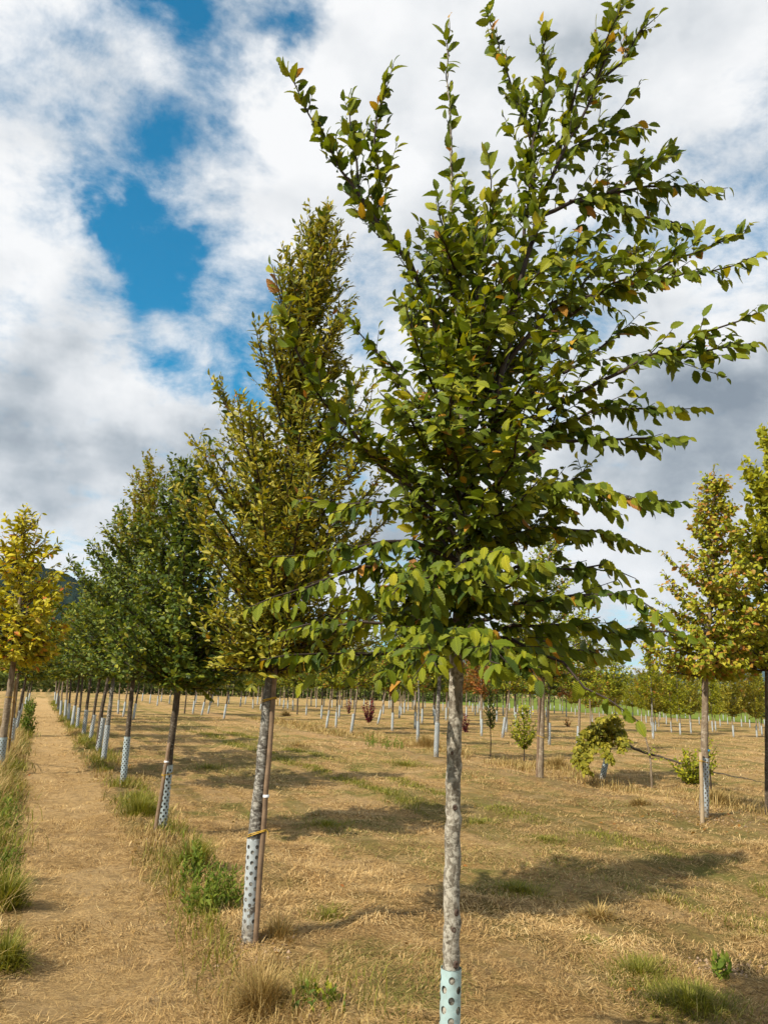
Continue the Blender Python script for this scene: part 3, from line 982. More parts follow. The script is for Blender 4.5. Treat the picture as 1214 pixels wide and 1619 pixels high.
# ---- the big tree in front --------------------------------------------------
def hero():
    q = np.random.default_rng(21)
    Y0 = G(705, 1890)[1]
    bxy = G(705, 1890)
    base = np.array(base3(bxy))
    root = thing('hornbeam_tree', 'large foreground tree with broad serrated leaves and mottled grey trunk in the perforated guard', 'tree', tuple(base))
    px = [(705, 1890), (709, 1700), (713, 1530), (715, 1350), (718, 1200), (721, 1050), (727, 920), (734, 780), (731, 640), (722, 480), (713, 330), (712, 200), (706, 110), (710, 30)]
    pts = [base] + [at(x, y, Y0) for x, y in px[1:]]
    rad = [0.036, 0.0335, 0.0315, 0.0300, 0.0285, 0.0265, 0.024, 0.018, 0.014, 0.010, 0.0065, 0.004, 0.003, 0.002]
    trunk_mesh(root, pts, rad, M['bark_hero'], base, 24, 0.09, 4, 150)
    gtop = at(713, 1530, Y0)
    Hg = gtop[2] - base[2]
    add_guard(root, 0.038, Hg, M['guard_aqua'], 'holes', (0, 0, 0), tuple(gtop - base))
    # branch scars on the trunk
    for sx, sy, rr in ((721, 1440, 0.012), (716, 1466, 0.011), (720, 1521, 0.013), (723, 1503, 0.008), (718, 1275, 0.010), (713, 1190, 0.007)):
        c = at(sx, sy, Y0)
        tx = np.interp(sy, [p[1] for p in px][::-1], [p[0] for p in px][::-1])
        a = at(tx, sy, Y0)
        r = np.interp(sy, [p[1] for p in px][::-1], rad[::-1])
        dx = np.clip((c[0] - a[0]) / r, -0.85, 0.85)
        nrm = np.array([dx, -math.sqrt(1 - dx * dx), 0])
        cc = a + nrm * (r * 0.93) - base
        g = Geo()
        s1 = np.array([-nrm[1], nrm[0], 0])
        V, Fs = [], []
        for k, (fr, hh) in enumerate(((1.0, 0.0), (0.75, 0.35), (0.42, 0.42), (0.25, 0.18))):
            for a_ in np.arange(10) * 2 * math.pi / 10:
                V.append(cc + s1 * math.cos(a_) * rr * fr + np.array([0, 0, 1]) * math.sin(a_) * rr * 1.15 * fr + nrm * hh * rr)
        for k in range(3):
            for j in range(10):
                Fs.append([k * 10 + j, k * 10 + (j + 1) % 10, k * 10 + 10 + (j + 1) % 10, k * 10 + 10 + j])
        V.append(cc + nrm * 0.1 * rr)
        g.add(np.array(V), [np.array(Fs), np.array([[30 + j, 30 + (j + 1) % 10, 40] for j in range(10)])])
        g.build('branch_scar', M['scar'], root, smooth=True)
    o = dict(jit=0.011, sp=0.0185, leaf=0.069, droop=0.40, tw0=0.12, tw1=0.36, twsp=0.050, tup=0.14, tap=0.85, tr=0.75)
    up = dict(o, droop=0.10, up=0.25, tup=0.35, tw0=0.09, tw1=0.26)
    dn = dict(o, droop=0.9, tup=-0.05, tw0=0.12, tw1=0.30)
    B = [  # options, radius, leaf start, [(px, py)...], depth offset at tip
        (up, .013, .35, [(733, 770), (690, 490), (640, 410), (585, 345), (547, 270), (500, 205), (470, 150), (444, 100)], -0.25),
        (up, .006, .1, [(600, 375), (592, 300), (598, 220), (602, 160), (622, 102)], -0.15),
        (up, .006, .1, [(575, 335), (560, 270), (556, 200), (552, 150)], 0.05),
        (up, .016, .45, [(728, 985), (795, 890), (775, 720), (790, 600), (818, 480), (850, 335), (895, 235), (945, 130), (985, 20), (1000, -50)], -0.20),
        (up, .008, .2, [(810, 500), (842, 290), (829, 180), (802, 120), (782, 55), (768, 15)], 0.10),
        (up, .007, .1, [(842, 300), (850, 200), (862, 110), (858, 35)], -0.1),
        (up, .007, .1, [(880, 260), (915, 150), (960, 60), (985, 5)], -0.35),
        (up, .006, .1, [(925, 160), (975, 110), (1005, 60), (1040, 25)], -0.05),
        (o, .006, .1, [(880, 260), (940, 215), (985, 190), (1030, 205)], 0.1),
        (dn, .009, .25, [(845, 345), (905, 315), (960, 305), (1050, 290), (1150, 297)], 0.25),
        (up, .005, .1, [(960, 305), (1010, 275), (1045, 250), (1078, 240)], 0.35),
        (dn, .007, .1, [(900, 318), (980, 325), (1050, 345), (1097, 372)], 0.05),
        (o, .006, .3, [(800, 520), (850, 430), (905, 385), (970, 365)], 0.3),
        (dn, .011, .3, [(775, 620), (850, 510), (910, 460), (970, 468), (1060, 440), (1130, 425), (1200, 402)], -0.10),
        (up, .006, .2, [(970, 465), (1050, 420), (1125, 392), (1185, 358)], 0.15),
        (o, .006, .15, [(850, 510), (920, 440), (980, 400), (1025, 385)], 0.4),
        (o, .006, .15, [(900, 500), (960, 460), (1000, 430), (1035, 405)], -0.3),
        (o, .011, .3, [(770, 740), (850, 660), (920, 610), (1010, 570), (1070, 548), (1150, 510), (1212, 488)], -0.45),
        (o, .006, .2, [(890, 590), (960, 540), (1000, 520), (1025, 518)], 0.1),
        (o, .006, .2, [(1000, 575), (1060, 560), (1110, 550), (1165, 545)], -0.3),
        (dn, .009, .25, [(785, 760), (860, 690), (920, 650), (1000, 640), (1110, 645)], 0.05),
        (dn, .007, .2, [(860, 700), (940, 690), (1020, 695), (1090, 692)], -0.15),
        (dn, .008, .2, [(742, 830), (830, 780), (900, 765), (960, 785), (1085, 795)], -0.35),
        (dn, .008, .2, [(735, 870), (830, 840), (900, 825), (960, 850), (1020, 868)], 0.2),
        (dn, .008, .2, [(730, 930), (820, 900), (900, 890), (960, 905), (1005, 915)], 0.0),
        (dn, .008, .2, [(726, 985), (820, 955), (900, 935), (980, 930), (1050, 975)], -0.5),
        (dn, .008, .2, [(722, 1010), (800, 985), (880, 985), (950, 1000), (1020, 995), (1100, 1010)], -0.15),
        (dn, .007, .2, [(722, 1025), (790, 1000), (850, 1020), (900, 1060), (950, 1105), (1008, 1140)], -0.45, 0),
        (dn, .007, .2, [(722, 1030), (770, 1010), (800, 1020), (830, 1045), (850, 1075)], -0.5),
        (dn, .006, .2, [(722, 1020), (780, 1000), (850, 1015), (930, 1030), (990, 1030)], 0.5),
        (up, .009, .3, [(730, 860), (712, 818), (641, 765), (576, 706), (506, 625), (465, 550), (445, 490), (430, 418)], -0.45),
        (o, .007, .2, [(700, 805), (620, 720), (560, 690), (500, 680)], -0.2),
        (o, .007, .2, [(733, 760), (680, 660), (630, 590), (580, 545), (545, 500)], 0.15),
        (up, .006, .2, [(733, 700), (690, 600), (650, 520), (625, 470)], 0.3),
        (up, .006, .2, [(728, 620), (700, 500), (680, 420), (665, 370)], 0.2),
        (dn, .009, .3, [(732, 890), (660, 850), (590, 850), (510, 880), (430, 880)], -0.3),
        (dn, .007, .2, [(732, 840), (670, 800), (600, 790), (530, 810), (470, 790)], 0.1),
        (dn, .008, .25, [(728, 950), (650, 900), (570, 890), (490, 920), (395, 960)], -0.5),
        (dn, .008, .25, [(724, 985), (660, 985), (600, 985), (520, 975), (440, 1000)], 0.2),
        (dn, .007, .4, [(722, 1005), (660, 1030), (580, 1030), (500, 1030), (410, 1045)], -0.35),
        (dn, .006, .2, [(722, 1010), (690, 1000), (650, 1000), (615, 1035)], -0.6),
        (dn, .006, .2, [(722, 1000), (700, 990), (670, 1010), (690, 1055)], -0.8),
        (dn, .006, .2, [(722, 1000), (745, 985), (760, 1010), (790, 1050)], -0.9),
        (up, .007, .2, [(731, 690), (735, 560), (760, 440), (775, 330), (770, 240)], -0.3),
        (up, .006, .2, [(728, 600), (745, 480), (750, 370), (735, 280)], 0.3),
        (up, .006, .2, [(720, 480), (700, 400), (690, 300)], -0.2),
        (o, .007, .2, [(731, 650), (770, 540), (830, 440), (880, 400)], -0.6),
        (o, .007, .2, [(733, 740), (800, 640), (860, 560), (930, 530)], -0.7),
        (o, .007, .2, [(733, 800), (690, 720), (640, 660), (600, 620)], -0.7),
        (o, .007, .2, [(733, 720), (700, 640), (660, 560), (640, 480)], -0.6),
        (o, .007, .2, [(733, 840), (720, 740), (700, 660), (720, 590)], -0.8),
        (o, .007, .2, [(733, 880), (770, 800), (810, 720), (830, 640)], -0.8),
        (o, .007, .2, [(730, 900), (700, 850), (660, 800), (640, 740)], 0.6),
        (o, .007, .2, [(731, 800), (760, 700), (820, 620), (880, 600)], 0.7),
        (o, .007, .2, [(730, 900), (800, 830), (880, 780), (930, 730)], 0.6),
        (dn, .007, .2, [(727, 940), (740, 900), (760, 870), (800, 880)], -0.9),
        (dn, .007, .2, [(727, 950), (700, 920), (660, 910), (620, 940)], -0.8),
        (dn, .007, .2, [(727, 930), (690, 890), (660, 870), (690, 930)], 0.6),
        (o, .006, .2, [(731, 660), (760, 600), (800, 560), (850, 590)], 0.5),
        (up, .006, .2, [(728, 620), (690, 560), (640, 430)], 0.5),
    ]
    qf = np.random.default_rng(5)
    for k in range(36):
        f = (k + 0.5) / 36
        ty = 960 - 640 * f + qf.normal(0, 20)
        wl = np.interp(ty, [330, 500, 700, 900, 980], [40, 110, 170, 230, 240])
        wr = np.interp(ty, [330, 500, 700, 900, 980], [170, 240, 220, 200, 200])
        tx = 735 + (-wl + (wl + wr) * ((k * 0.618034) % 1.0)) * 0.9
        sy = min(985, ty + abs(tx - 735) * (0.55 if ty < 800 else 0.2) + 60)
        sx = np.interp(sy, [330, 640, 920, 1000], [713, 731, 727, 722])
        opt = up if ty < 560 else (o if ty < 820 else dn)
        B.append((opt, .006, .12, [(sx, sy), ((sx * .6 + tx * .4), (sy * .55 + ty * .45) + 8), (tx, ty)], qf.uniform(-0.6, 0.75)))
    tw = Twigs()
    for opt, r0, lf, pp, dy, *bare in B:
        n = len(pp)
        fr = np.linspace(0, 1, n)
        w0 = 0.0
        P = [at(x, y, Y0 + dy * (0.0 if n < 2 else f ** 1.2)) - base for (x, y), f in zip(pp, fr)]
        g = Geo()
        limb(g, tw, P, r0, q, dict(opt, sp=0.032) if bare else opt, 0.12 if bare else lf, max(0.12, lf * 0.75), 7, twigs=not bare)
        g.build('branch', M['twig'], root, smooth=True)
    g = Geo()
    ld = [at(x, y, Y0) - base for x, y in px[8:]]
    limb(g, tw, ld, 0.003, q, dict(up, tw0=0.05, tw1=0.12, twsp=0.11), 0.05, 0.05, 5)
    g.build('branch', M['twig'], root, smooth=True)
    P, D, N, L = map(np.array, (tw.P, tw.D, tw.N, tw.L))
    n = len(P)
    tone = np.clip(q.normal(0.38, 0.20, n) + 0.16 * np.clip((np.array(tw.K) - 0.55) / 0.4, 0, 1), 0.0, 0.94)
    acc = q.random(n) < 0.022
    tone[acc] = 0.962 + 0.038 * q.random(acc.sum())
    gl = Geo()
    add_leaves(gl, P, D, N, L, 0.54, 'fine', q, tone, 0.35, 0.32)
    gl.build('crown', M['hero_leaf'], root)
    print('hero leaves', n)


hero()


def profile(pairs):
    xs = [p[0] for p in pairs]
    ys = [p[1] for p in pairs]

    def f(t, az):
        return float(np.interp(t, xs, ys))
    return f


# ---- second tree of the row -------------------------------------------------
def second():
    q = np.random.default_rng(33)
    bxy = G(393, 1497)
    Y = bxy[1]
    base = np.array(base3(bxy))
    root = thing('elm_tree', 'tall olive tree with small narrow leaves and pale blotchy trunk, second in row', 'tree', tuple(base))
    pts = [base] + [at(x, y, Y) for x, y in ((402, 1330), (415, 1200), (424, 1110), (431, 1040), (440, 900), (455, 740), (480, 560), (500, 440), (515, 345))]
    trunk_mesh(root, pts, [0.05, 0.044, 0.041, 0.039, 0.036, 0.03, 0.022, 0.013, 0.007, 0.002], M['bark_pale'], base, 16, 0.08, 9, 80)
    gt = at(402, 1325, Y)
    add_guard(root, 0.049, gt[2] - base[2], M['guard_white'], 'holes', (0, 0, 0), tuple(gt - base))
    azl = math.pi

    def prof(t, az):
        left = np.interp(t, [0, 0.06, 0.2, 0.35, 0.50, 0.57, 0.68, 0.8, 0.93, 1.0], [0.32, 0.44, 0.58, 0.70, 0.74, 0.50, 0.33, 0.28, 0.24, 0.1])
        right = np.interp(t, [0, 0.08, 0.2, 0.35, 0.50, 0.66, 0.8, 0.93, 1.0], [0.5, 0.80, 0.85, 0.80, 0.62, 0.38, 0.29, 0.25, 0.1])
        k = 0.5 + 0.5 * math.cos(az - azl)
        return left * k + right * (1 - k)
    o = dict(jit=0.006, sp=0.0165, leaf=0.066, droop=0.2, up=0.2, tw0=0.12, tw1=0.30, twsp=0.05, tup=0.3, tr=0.8, lf=0.15, tf=0.12)
    axis = pts[4:]
    n = crown(root, base, axis, prof, 225, q, o, M['olive_leaf'], M['twig'], 'mid', 0.40, 0.95, 0.35, 0.5, 0.30, 0.012, 0.02)
    print('second leaves', n)
    stake(np.array(base3(G(404, 1497))) + [0, -0.03, -0.05], at(437, 1040, Y - 0.03), 0.020, 'brown wooden stake with yellow ties beside the pale blotchy second trunk',
          [((1497 - 1318) / 457., at(404, 1318, Y)), ((1497 - 1108) / 457., at(424, 1108, Y))], tr=0.052, tag_at=0.51)


second()


# ---- the trees of the left rows --------------------------------------------
def row_tree(name, label, bpx, toppx, crowntop, prof, ntip, leafmat, bark, o, r=0.045, guard=None, seed=1, aspect=0.55, steep=0.6, kind='mid', accent=0.02,
             mu=0.45, group=None, gkind='holes', tone_dir=None):
    q = np.random.default_rng(seed)
    bxy = G(*bpx)
    Y = bxy[1]
    base = np.array(base3(bxy))
    root = thing(name, label, 'tree', tuple(base), 0, group)
    fork = at(toppx[0], toppx[1], Y)
    top = at(crowntop[0], crowntop[1], Y)
    midp = base * 0.5 + fork * 0.5 + np.array([q.normal(0, 0.01), q.normal(0, 0.01), 0])
    pts = [base, midp, fork, fork * 0.5 + top * 0.5 + np.array([q.normal(0, 0.04), q.normal(0, 0.04), 0]), top]
    trunk_mesh(root, pts, [r * 1.12, r * 0.95, r * 0.8, r * 0.35, 0.003], bark, base, 12, 0.08, seed, 50)
    if guard:
        H, mat = guard
        add_guard(root, r * 1.05 + 0.007, H, mat, gkind, (0, 0, 0), tuple(midp - base))
    n = crown(root, base, [fork, pts[3], top], prof, ntip, q, o, leafmat, M['twig'], kind, aspect, steep, 0.35, mu, 0.23, 0.012, accent, tone_dir)
    return root, base, fork, n


O_ROW = dict(jit=0.008, sp=0.026, leaf=0.086, droop=0.35, up=0.1, tw0=0.14, tw1=0.36, twsp=0.070, tr=0.75, tup=0.25, lf=0.25, tf=0.18)
P_ROUND = profile([(0, 0.55), (0.1, 0.95), (0.3, 1.05), (0.55, 0.85), (0.8, 0.5), (1, 0.12)])

r3, b3, f3, n3 = row_tree('hornbeam_tree', 'dark green dense tree with brown trunk and slanted stake, third in the row', (255, 1322), (284, 1072), (300, 735),
                          profile([(0, 0.7), (0.1, 1.0), (0.35, 0.95), (0.55, 0.8), (0.75, 0.6), (1, 0.15)]), 150, M['green_leaf'], M['bark_dark'], O_ROW, 0.044, (0.72, M['guard']), 41, steep=0.7)
stake(np.array(base3(G(247, 1324))) + [0, -0.07, -0.05], at(268, 1175, b3[1] - 0.07), 0.024, 'short weathered stake leaning on the dark third tree of the row',
      [(0.66, at(266, 1222, b3[1]))], tr=0.06, tag_at=0.8)
r4, b4, f4, n4 = row_tree('hornbeam_tree', 'dark green tree with pale yellow twiggy top, fourth in the row beside the path', (194, 1246), (212, 1062), (238, 735),
                          profile([(0, 0.8), (0.1, 1.15), (0.3, 1.15), (0.5, 0.95), (0.7, 0.65), (0.85, 0.45), (1, 0.12)]), 150, M['green_leaf'], M['bark_dark'], O_ROW, 0.043, (0.75, M['guard']), 42, steep=0.8,
                          tone_dir=lambda P: 0.5 * np.clip((P[:, 2] - 3.7) / 0.8, 0, 1))
print('row leaves', n3, n4)
O_FAR = dict(jit=0.01, sp=0.036, leaf=0.118, droop=0.35, up=0.05, tw0=0.16, tw1=0.34, twsp=0.09, tup=0.2, lf=0.25, tf=0.18)
r5, b5, f5, n5 = row_tree('hornbeam_tree', 'slim grey trunked tree with checkered guard, fifth in the row beside the path', (163, 1209), (181, 1062), (195, 800), P_ROUND, 75, M['green_leaf'], M['bark_pale'], O_FAR, 0.045, (0.75, M['guard_white']), 43)

ORD = ['sixth', 'seventh', 'eighth', 'ninth', 'tenth', 'eleventh', 'twelfth', 'thirteenth', 'fourteenth', 'fifteenth', 'sixteenth']
rowp = [(154, 1196, 170), (143, 1173, 160), (132, 1165, 151), (122, 1154, 138), (114, 1150, 124), (108, 1142, 118), (103, 1137, 112), (96, 1132, 104), (92, 1124, 98), (89, 1116, 94), (87, 1110, 90)]


def protos():
    """young trees of several kinds for the far rows, built once out at their own first place"""
    out = {}
    spec = [
        ('green', 'hornbeam_tree', M['green_leaf'], M['bark_dark'], P_ROUND, 55, 0.6, 0.5),
        ('olive', 'lime_tree', M['mix_leaf'], M['bark_tan'], profile([(0, 0.5), (0.15, 0.9), (0.4, 1.0), (0.7, 0.65), (1, 0.1)]), 50, 0.6, 0.5),
        ('lime', 'maple_tree', M['lime_leaf'], M['bark_tan'], profile([(0, 0.5), (0.15, 0.85), (0.45, 0.85), (0.75, 0.5), (1, 0.1)]), 48, 0.9, 0.5),
        ('yellow', 'ash_tree', M['yellow_leaf'], M['bark_tan'], profile([(0, 0.3), (0.15, 0.7), (0.5, 0.85), (0.8, 0.6), (1, 0.2)]), 44, 1.2, 0.5),
        ('rust', 'maple_tree', M['rust_leaf'], M['bark_tan'], profile([(0, 0.4), (0.2, 0.7), (0.5, 0.75), (0.8, 0.45), (1, 0.1)]), 36, 0.8, 0.5),
        ('open', 'birch_tree', M['mix_leaf'], M['bark_pale'], profile([(0, 0.4), (0.2, 0.75), (0.5, 0.7), (0.8, 0.4), (1, 0.1)]), 32, 0.9, 0.5),
    ]
    return spec


SPEC = {s[0]: s for s in protos()}
PROTO = {}
GUARD_FAR = 0.72


def field_tree(kind, xy, label, group=None, hgt=4.6, clear=1.8, guard=True, lean=(0, 0), lod='far', gmat='guard_white', seed=0, rotz=None):
    """a young nursery tree; the first of its kind is built, the rest are copies with their parts"""
    key = (kind, guard, lod, gmat, seed % 2, clear)
    q = np.random.default_rng(seed * 7 + 3)
    sclf = hgt / 4.6
    rz = q.random() * 6.28 if rotz is None else rotz
    if key not in PROTO:
        _, name, lm, bm, prof, ntip, steep, asp = SPEC[kind]
        root = thing(name, label, 'tree', (0, 0, 0), 0, group)
        base = np.zeros(3)
        b = q.normal(0, 0.03, 4)
        pts = [(0, 0, 0), (b[0], b[1], clear * 0.5), (0, 0, clear), (b[2] * 2, b[3] * 2, clear * 0.5 + 2.25), (0, 0, 4.5)]
        r = 0.042
        trunk_mesh(root, pts, [r * 1.1, r * 0.95, r * 0.8, r * 0.4, 0.003], bm, base, 8, 0.08, seed, 16)
        if guard:
            add_guard(root, r + 0.013, GUARD_FAR, M[gmat], 'holes' if lod == 'near' else 'plain')
        o = O_FAR if lod == 'near' else dict(O_FAR, sp=0.042, leaf=0.185, twsp=0.10)
        crown(root, base, [np.array(pts[2], float), np.array(pts[3], float), np.array(pts[4], float)], prof, ntip if lod == 'near' else int(ntip * 0.85), q, o, lm, M['twig'],
              'mid' if lod == 'near' else 'low', asp, steep, 0.3, 0.45, 0.25, 0.012, 0.05)
        PROTO[key] = root
        root.location = base3(xy)
        root.rotation_euler = (lean[0], lean[1], rz)
        root.scale = (sclf,) * 3
        return root
    r = dup(PROTO[key], base3(xy), rz, sclf, label, None, lean)
    if group:
        r['group'] = group
    elif 'group' in r:
        del r['group']
    return r


for i, (bx, by, tx) in enumerate(rowp):
    near = i < 4
    field_tree('green' if i < 6 else 'lime' if i in (7, 8) else 'olive', G(bx, by), 'row tree with brown trunk and pale guard along the mown path, ' + ORD[i] + ' from the camera',
               'trees in the row along the mown path', hgt=(5.0, 4.6, 4.9, 4.7, 4.8, 4.6, 4.9, 4.5, 4.7, 4.8, 4.6)[i], lod='near' if near else 'far', lean=(0.0, 0.05), seed=i)

# row to the left of the path
O_GOLD = dict(jit=0.01, sp=0.032, leaf=0.16, droop=0.55, up=0.05, tw0=0.12, tw1=0.25, twsp=0.13, tup=0.1, lf=0.3, tf=0.2)
rL, bL, fL, nL = row_tree('chestnut_tree', 'golden autumn tree with large orange and yellow leaves at the left edge', (-2, 1226), (24, 1035), (42, 808),
                          profile([(0, 0.55), (0.12, 0.85), (0.35, 0.85), (0.6, 0.65), (0.8, 0.58), (1, 0.2)]), 100, M['gold_leaf'], M['bark_tan'], O_GOLD, 0.062, (0.62, M['guard']), 51, aspect=0.42, accent=0.05, mu=0.42, kind='mid')
stake(np.array(base3(G(9, 1205))) + [0, 0.1, -0.05], at(26, 1075, bL[1] + 0.1), 0.025, 'tall tan stake behind the golden tree trunk at the left edge', [(0.30, at(4, 1167, bL[1])), (0.75, at(16, 1103, bL[1]))], 'cane', tr=0.075)
for i, (bx, by, k, h, lb) in enumerate(((17, 1190, 'olive', 4.7, 'second tree left of the path, right behind the golden tree'), (24, 1164, 'green', 4.5, 'third tree left of the path, behind the golden tree'),
                                        (31, 1142, 'olive', 4.4, 'fourth tree left of the path, above the leafy weeds'), (39, 1124, 'green', 4.4, 'fifth tree left of the path with thin pale trunk'),
                                        (45, 1112, 'green', 4.2, 'sixth and farthest tree left of the path'))):
    field_tree(k, G(bx, by), lb, 'trees in the row left of the path', hgt=h, lod='near' if i < 2 else 'far', lean=(0.0, 0.06), seed=i + 20)

# ---- trees right of the big tree -------------------------------------------
O_R = dict(jit=0.008, sp=0.030, leaf=0.092, droop=0.75, up=0.0, tw0=0.14, tw1=0.30, twsp=0.075, tup=0.15, lf=0.25, tf=0.18)
rR, bR, fR, nR = row_tree('lime_tree', 'yellow green autumn tree with smooth grey trunk and white guard, right of the shrubs', (1113, 1298), (1114, 1060), (1128, 745),
                          profile([(0, 0.6), (0.08, 0.95), (0.25, 0.92), (0.5, 0.75), (0.65, 0.45), (0.85, 0.28), (1, 0.08)]), 120, M['mix_leaf'], M['bark_tan'], O_R, 0.055, (0.82, M['guard_white']), 61, aspect=0.72, accent=0.08, mu=0.62)
stake(np.array(base3(G(1106, 1302))) + [0, -0.09, -0.04], at(1107, 1190, bR[1] - 0.09), 0.03, 'pale grey post tied to the smooth grey trunk right of the shrubs', [(0.88, at(1113, 1206, bR[1]))], 'cane', tr=0.068)
g_ = Geo()
tp_ = at(1116, 1186, bR[1]) - bR
tube(g_, [tp_ - [0, 0, 0.012], tp_ + [0, 0, 0.012]], 0.053, 12, cap=False)
g_.build('tag', M['tag_blue'], rR)
O_M = dict(jit=0.008, sp=0.03, leaf=0.11, droop=0.3, up=0.15, tw0=0.14, tw1=0.30, twsp=0.07, tup=0.3, lf=0.2, tf=0.15)
rE, bE, fE, nE = row_tree('maple_tree', 'bright yellow green maple with thin dark trunk at the right edge', (1212, 1290), (1211, 1050), (1222, 672),
                          profile([(0, 0.7), (0.1, 1.0), (0.35, 0.9), (0.6, 0.62), (0.85, 0.45), (1, 0.15)]), 95, M['lime_leaf'], M['bark_dark'], O_M, 0.030, None, 62, aspect=0.85, steep=1.0, mu=0.62)
r2_, b2_, f2_, n2_ = row_tree('lime_tree', 'dark green tree with forked looking stake and trunk, between bushy sapling and bent tree', (854, 1235), (858, 1066), (872, 838),
                              profile([(0, 0.65), (0.1, 1.05), (0.3, 1.05), (0.55, 0.8), (0.8, 0.5), (1, 0.1)]), 80, M['mix_leaf'], M['bark_tan'], dict(O_FAR, sp=0.034, leaf=0.10), 0.055, None, 63, aspect=0.6, mu=0.32, accent=0.06)
stake(np.array(base3(G(848, 1234))) + [0, -0.03, -0.05], at(853, 1095, b2_[1] - 0.03), 0.03, 'dark stake standing close beside the trunk left of the bent tree', [(0.5, at(856, 1165, b2_[1]))], tr=0.07)
r6, b6, f6, n6 = row_tree('birch_tree', 'tree with pale trunk and black checkered guard just left of the big trunk', (689, 1201), (695, 1062), (700, 850),
                          profile([(0, 0.6), (0.12, 1.0), (0.4, 1.0), (0.7, 0.7), (1, 0.1)]), 75, M['mix_leaf'], M['bark_pale'], O_FAR, 0.055, (0.85, M['guard_white']), 64, aspect=0.6, mu=0.35)


# mid field, one entry per trunk: pixel of its foot, kind, height, guard, lean, label
MID = [
    ((555, 1159), 'olive', 4.9, True, .10, 'leaning pale trunked tree with white checkered guard left of the red bush'),
    ((620, 1155), 'green', 4.9, True, 0, 'upright tree with thick white guard right of the red bush'),
    ((660, 1178), 'open', 4.4, True, 0, 'slender tree with white perforated guard beside the dry grass clump'),
    ((516, 1152), 'olive', 4.7, True, .10, 'leaning tree with spotted guard, left of a stubby guard'),
    ((531, 1151), 'open', 4.2, True, 0, 'thin tree with stubby dark spotted guard'),
    ((597, 1145), 'rust', 4.6, True, .22, 'strongly leaning tree directly right of the red bush'),
    ((508, 1137), 'green', 4.7, True, 0, 'straight tree with bright guard top in the far middle row'),
    ((484, 1131), 'olive', 4.5, True, .02, 'small tree with short pale guard, near the dark heap'),
    ((470, 1130), 'green', 4.5, False, .05, 'thin tree without guard next to the dark heap'),
    ((656, 1152), 'rust', 4.8, True, .02, 'rusty crowned tree with white guard left of the big trunk'),
    ((667, 1144), 'green', 4.8, True, .03, 'dark trunk with white guard behind the big tree'),
    ((631, 1136), 'olive', 4.8, True, .02, 'pale trunk in far row between upright guards'),
    ((687, 1145), 'green', 4.8, True, 0, 'tree directly beside checkered guard left of the big trunk'),
    ((761, 1164), 'rust', 4.3, True, .01, 'small orange topped tree with narrow guard right of the big trunk'),
    ((794, 1168), 'olive', 4.9, True, .14, 'tree leaning over with dark spotted guard right of the dark sapling'),
    ((800, 1157), 'green', 4.8, True, .03, 'tree with white guard behind the leaning spotted guard'),
    ((868, 1178), 'green', 4.8, True, .02, 'dark trunk with spotted guard right of the forked stake'),
    ((913, 1186), 'olive', 4.6, True, .06, 'brown trunk with thick white spotted guard left of the yellow clumps'),
    ((933, 1155), 'olive', 4.6, False, 0, 'bare grey trunk without guard behind the yellow clumps'),
    ((973, 1156), 'lime', 4.6, True, 0, 'bright layered crown on pale trunk above the bent tree'),
    ((1032, 1169), 'open', 4.4, True, -.02, 'thin brown stemmed tree with pale guard behind the bent sapling'),
    ((1075, 1162), 'lime', 4.4, True, 0, 'yellow green tree with large white guard left of the grey trunk'),
    ((1092, 1160), 'yellow', 4.3, True, -.02, 'slim tree with guard close to the left of the grey trunk'),
    ((1159, 1165), 'yellow', 4.4, True, 0, 'yellow tree with bright guard midway between grey trunk and right edge'),
    ((1196, 1166), 'yellow', 4.8, True, 0, 'yellow tree with long white guard near the right edge'),
    ((1126, 1157), 'lime', 4.3, True, 0, 'tree with narrow guard right behind the grey trunk'),
    ((195, 1134), 'olive', 4.5, True, .06, 'dark trunk with white guard seen left of the third tree'),
    ((187, 1129), 'olive', 4.5, True, .05, 'thin trunk with bright guard between third and fourth tree'),
    ((211, 1138), 'green', 4.6, True, .06, 'thin tree with bright guard close by the fourth trunk'),
    ((292, 1128), 'green', 4.6, False, .04, 'dark slim tree without guard just right of the third trunk'),
    ((305, 1129), 'green', 4.6, True, .06, 'slim tree with grassy foot right of the third trunk'),
    ((319, 1131), 'green', 4.6, True, .14, 'first of a leaning pair between third and second tree'),
    ((329, 1129), 'olive', 4.6, True, .13, 'second of a leaning pair between third and second tree'),
    ((354, 1137), 'green', 4.7, True, .10, 'leaning tree with dark grass around its foot, left of the second tree'),
]
for i, (p, k, h, gd, ln, lb) in enumerate(MID):
    dist = G(*p)[1]
    field_tree(k, G(*p), lb, None, h if k != 'yellow' and p[0] < 1060 or p[0] < 900 else 3.7, 1.8 if p[0] < 1060 else 1.35, guard=gd, lod='near' if dist < 32 else 'far', lean=(0, ln), seed=i + 40, gmat='guard_white', rotz=0.0 if abs(ln) > 0.05 else None)

# far rows, many look-alikes
FARL = [(400, 1121), (412, 1123), (415, 1124), (448, 1121), (455, 1122), (463, 1123), (525, 1120), (536, 1135), (237, 1113), (249, 1116), (540, 1120), (548, 1118), (575, 1117), (434, 1119), (380, 1117), (560, 1120), (585, 1119), (500, 1119), (345, 1117), (268, 1113), (225, 1109), (255, 1110), (282, 1111), (310, 1112), (335, 1112), (362, 1113), (388, 1114), (407, 1115), (425, 1115), (442, 1116), (470, 1116), (492, 1117), (512, 1117), (533, 1117), (555, 1116), (590, 1117), (605, 1118), (618, 1119), (640, 1118), (655, 1117), (672, 1119), (690, 1118), (708, 1119)]
for i, p in enumerate(FARL):
    field_tree(['green', 'olive', 'green', 'lime'][i % 4], G(*p), 'small far tree with thin stem in front of the staked hedge', 'far trees in front of the staked hedge', 4.3 + 0.5 * ((i * 37) % 10) / 10, lod='far', lean=(0, .04), seed=i + 100)
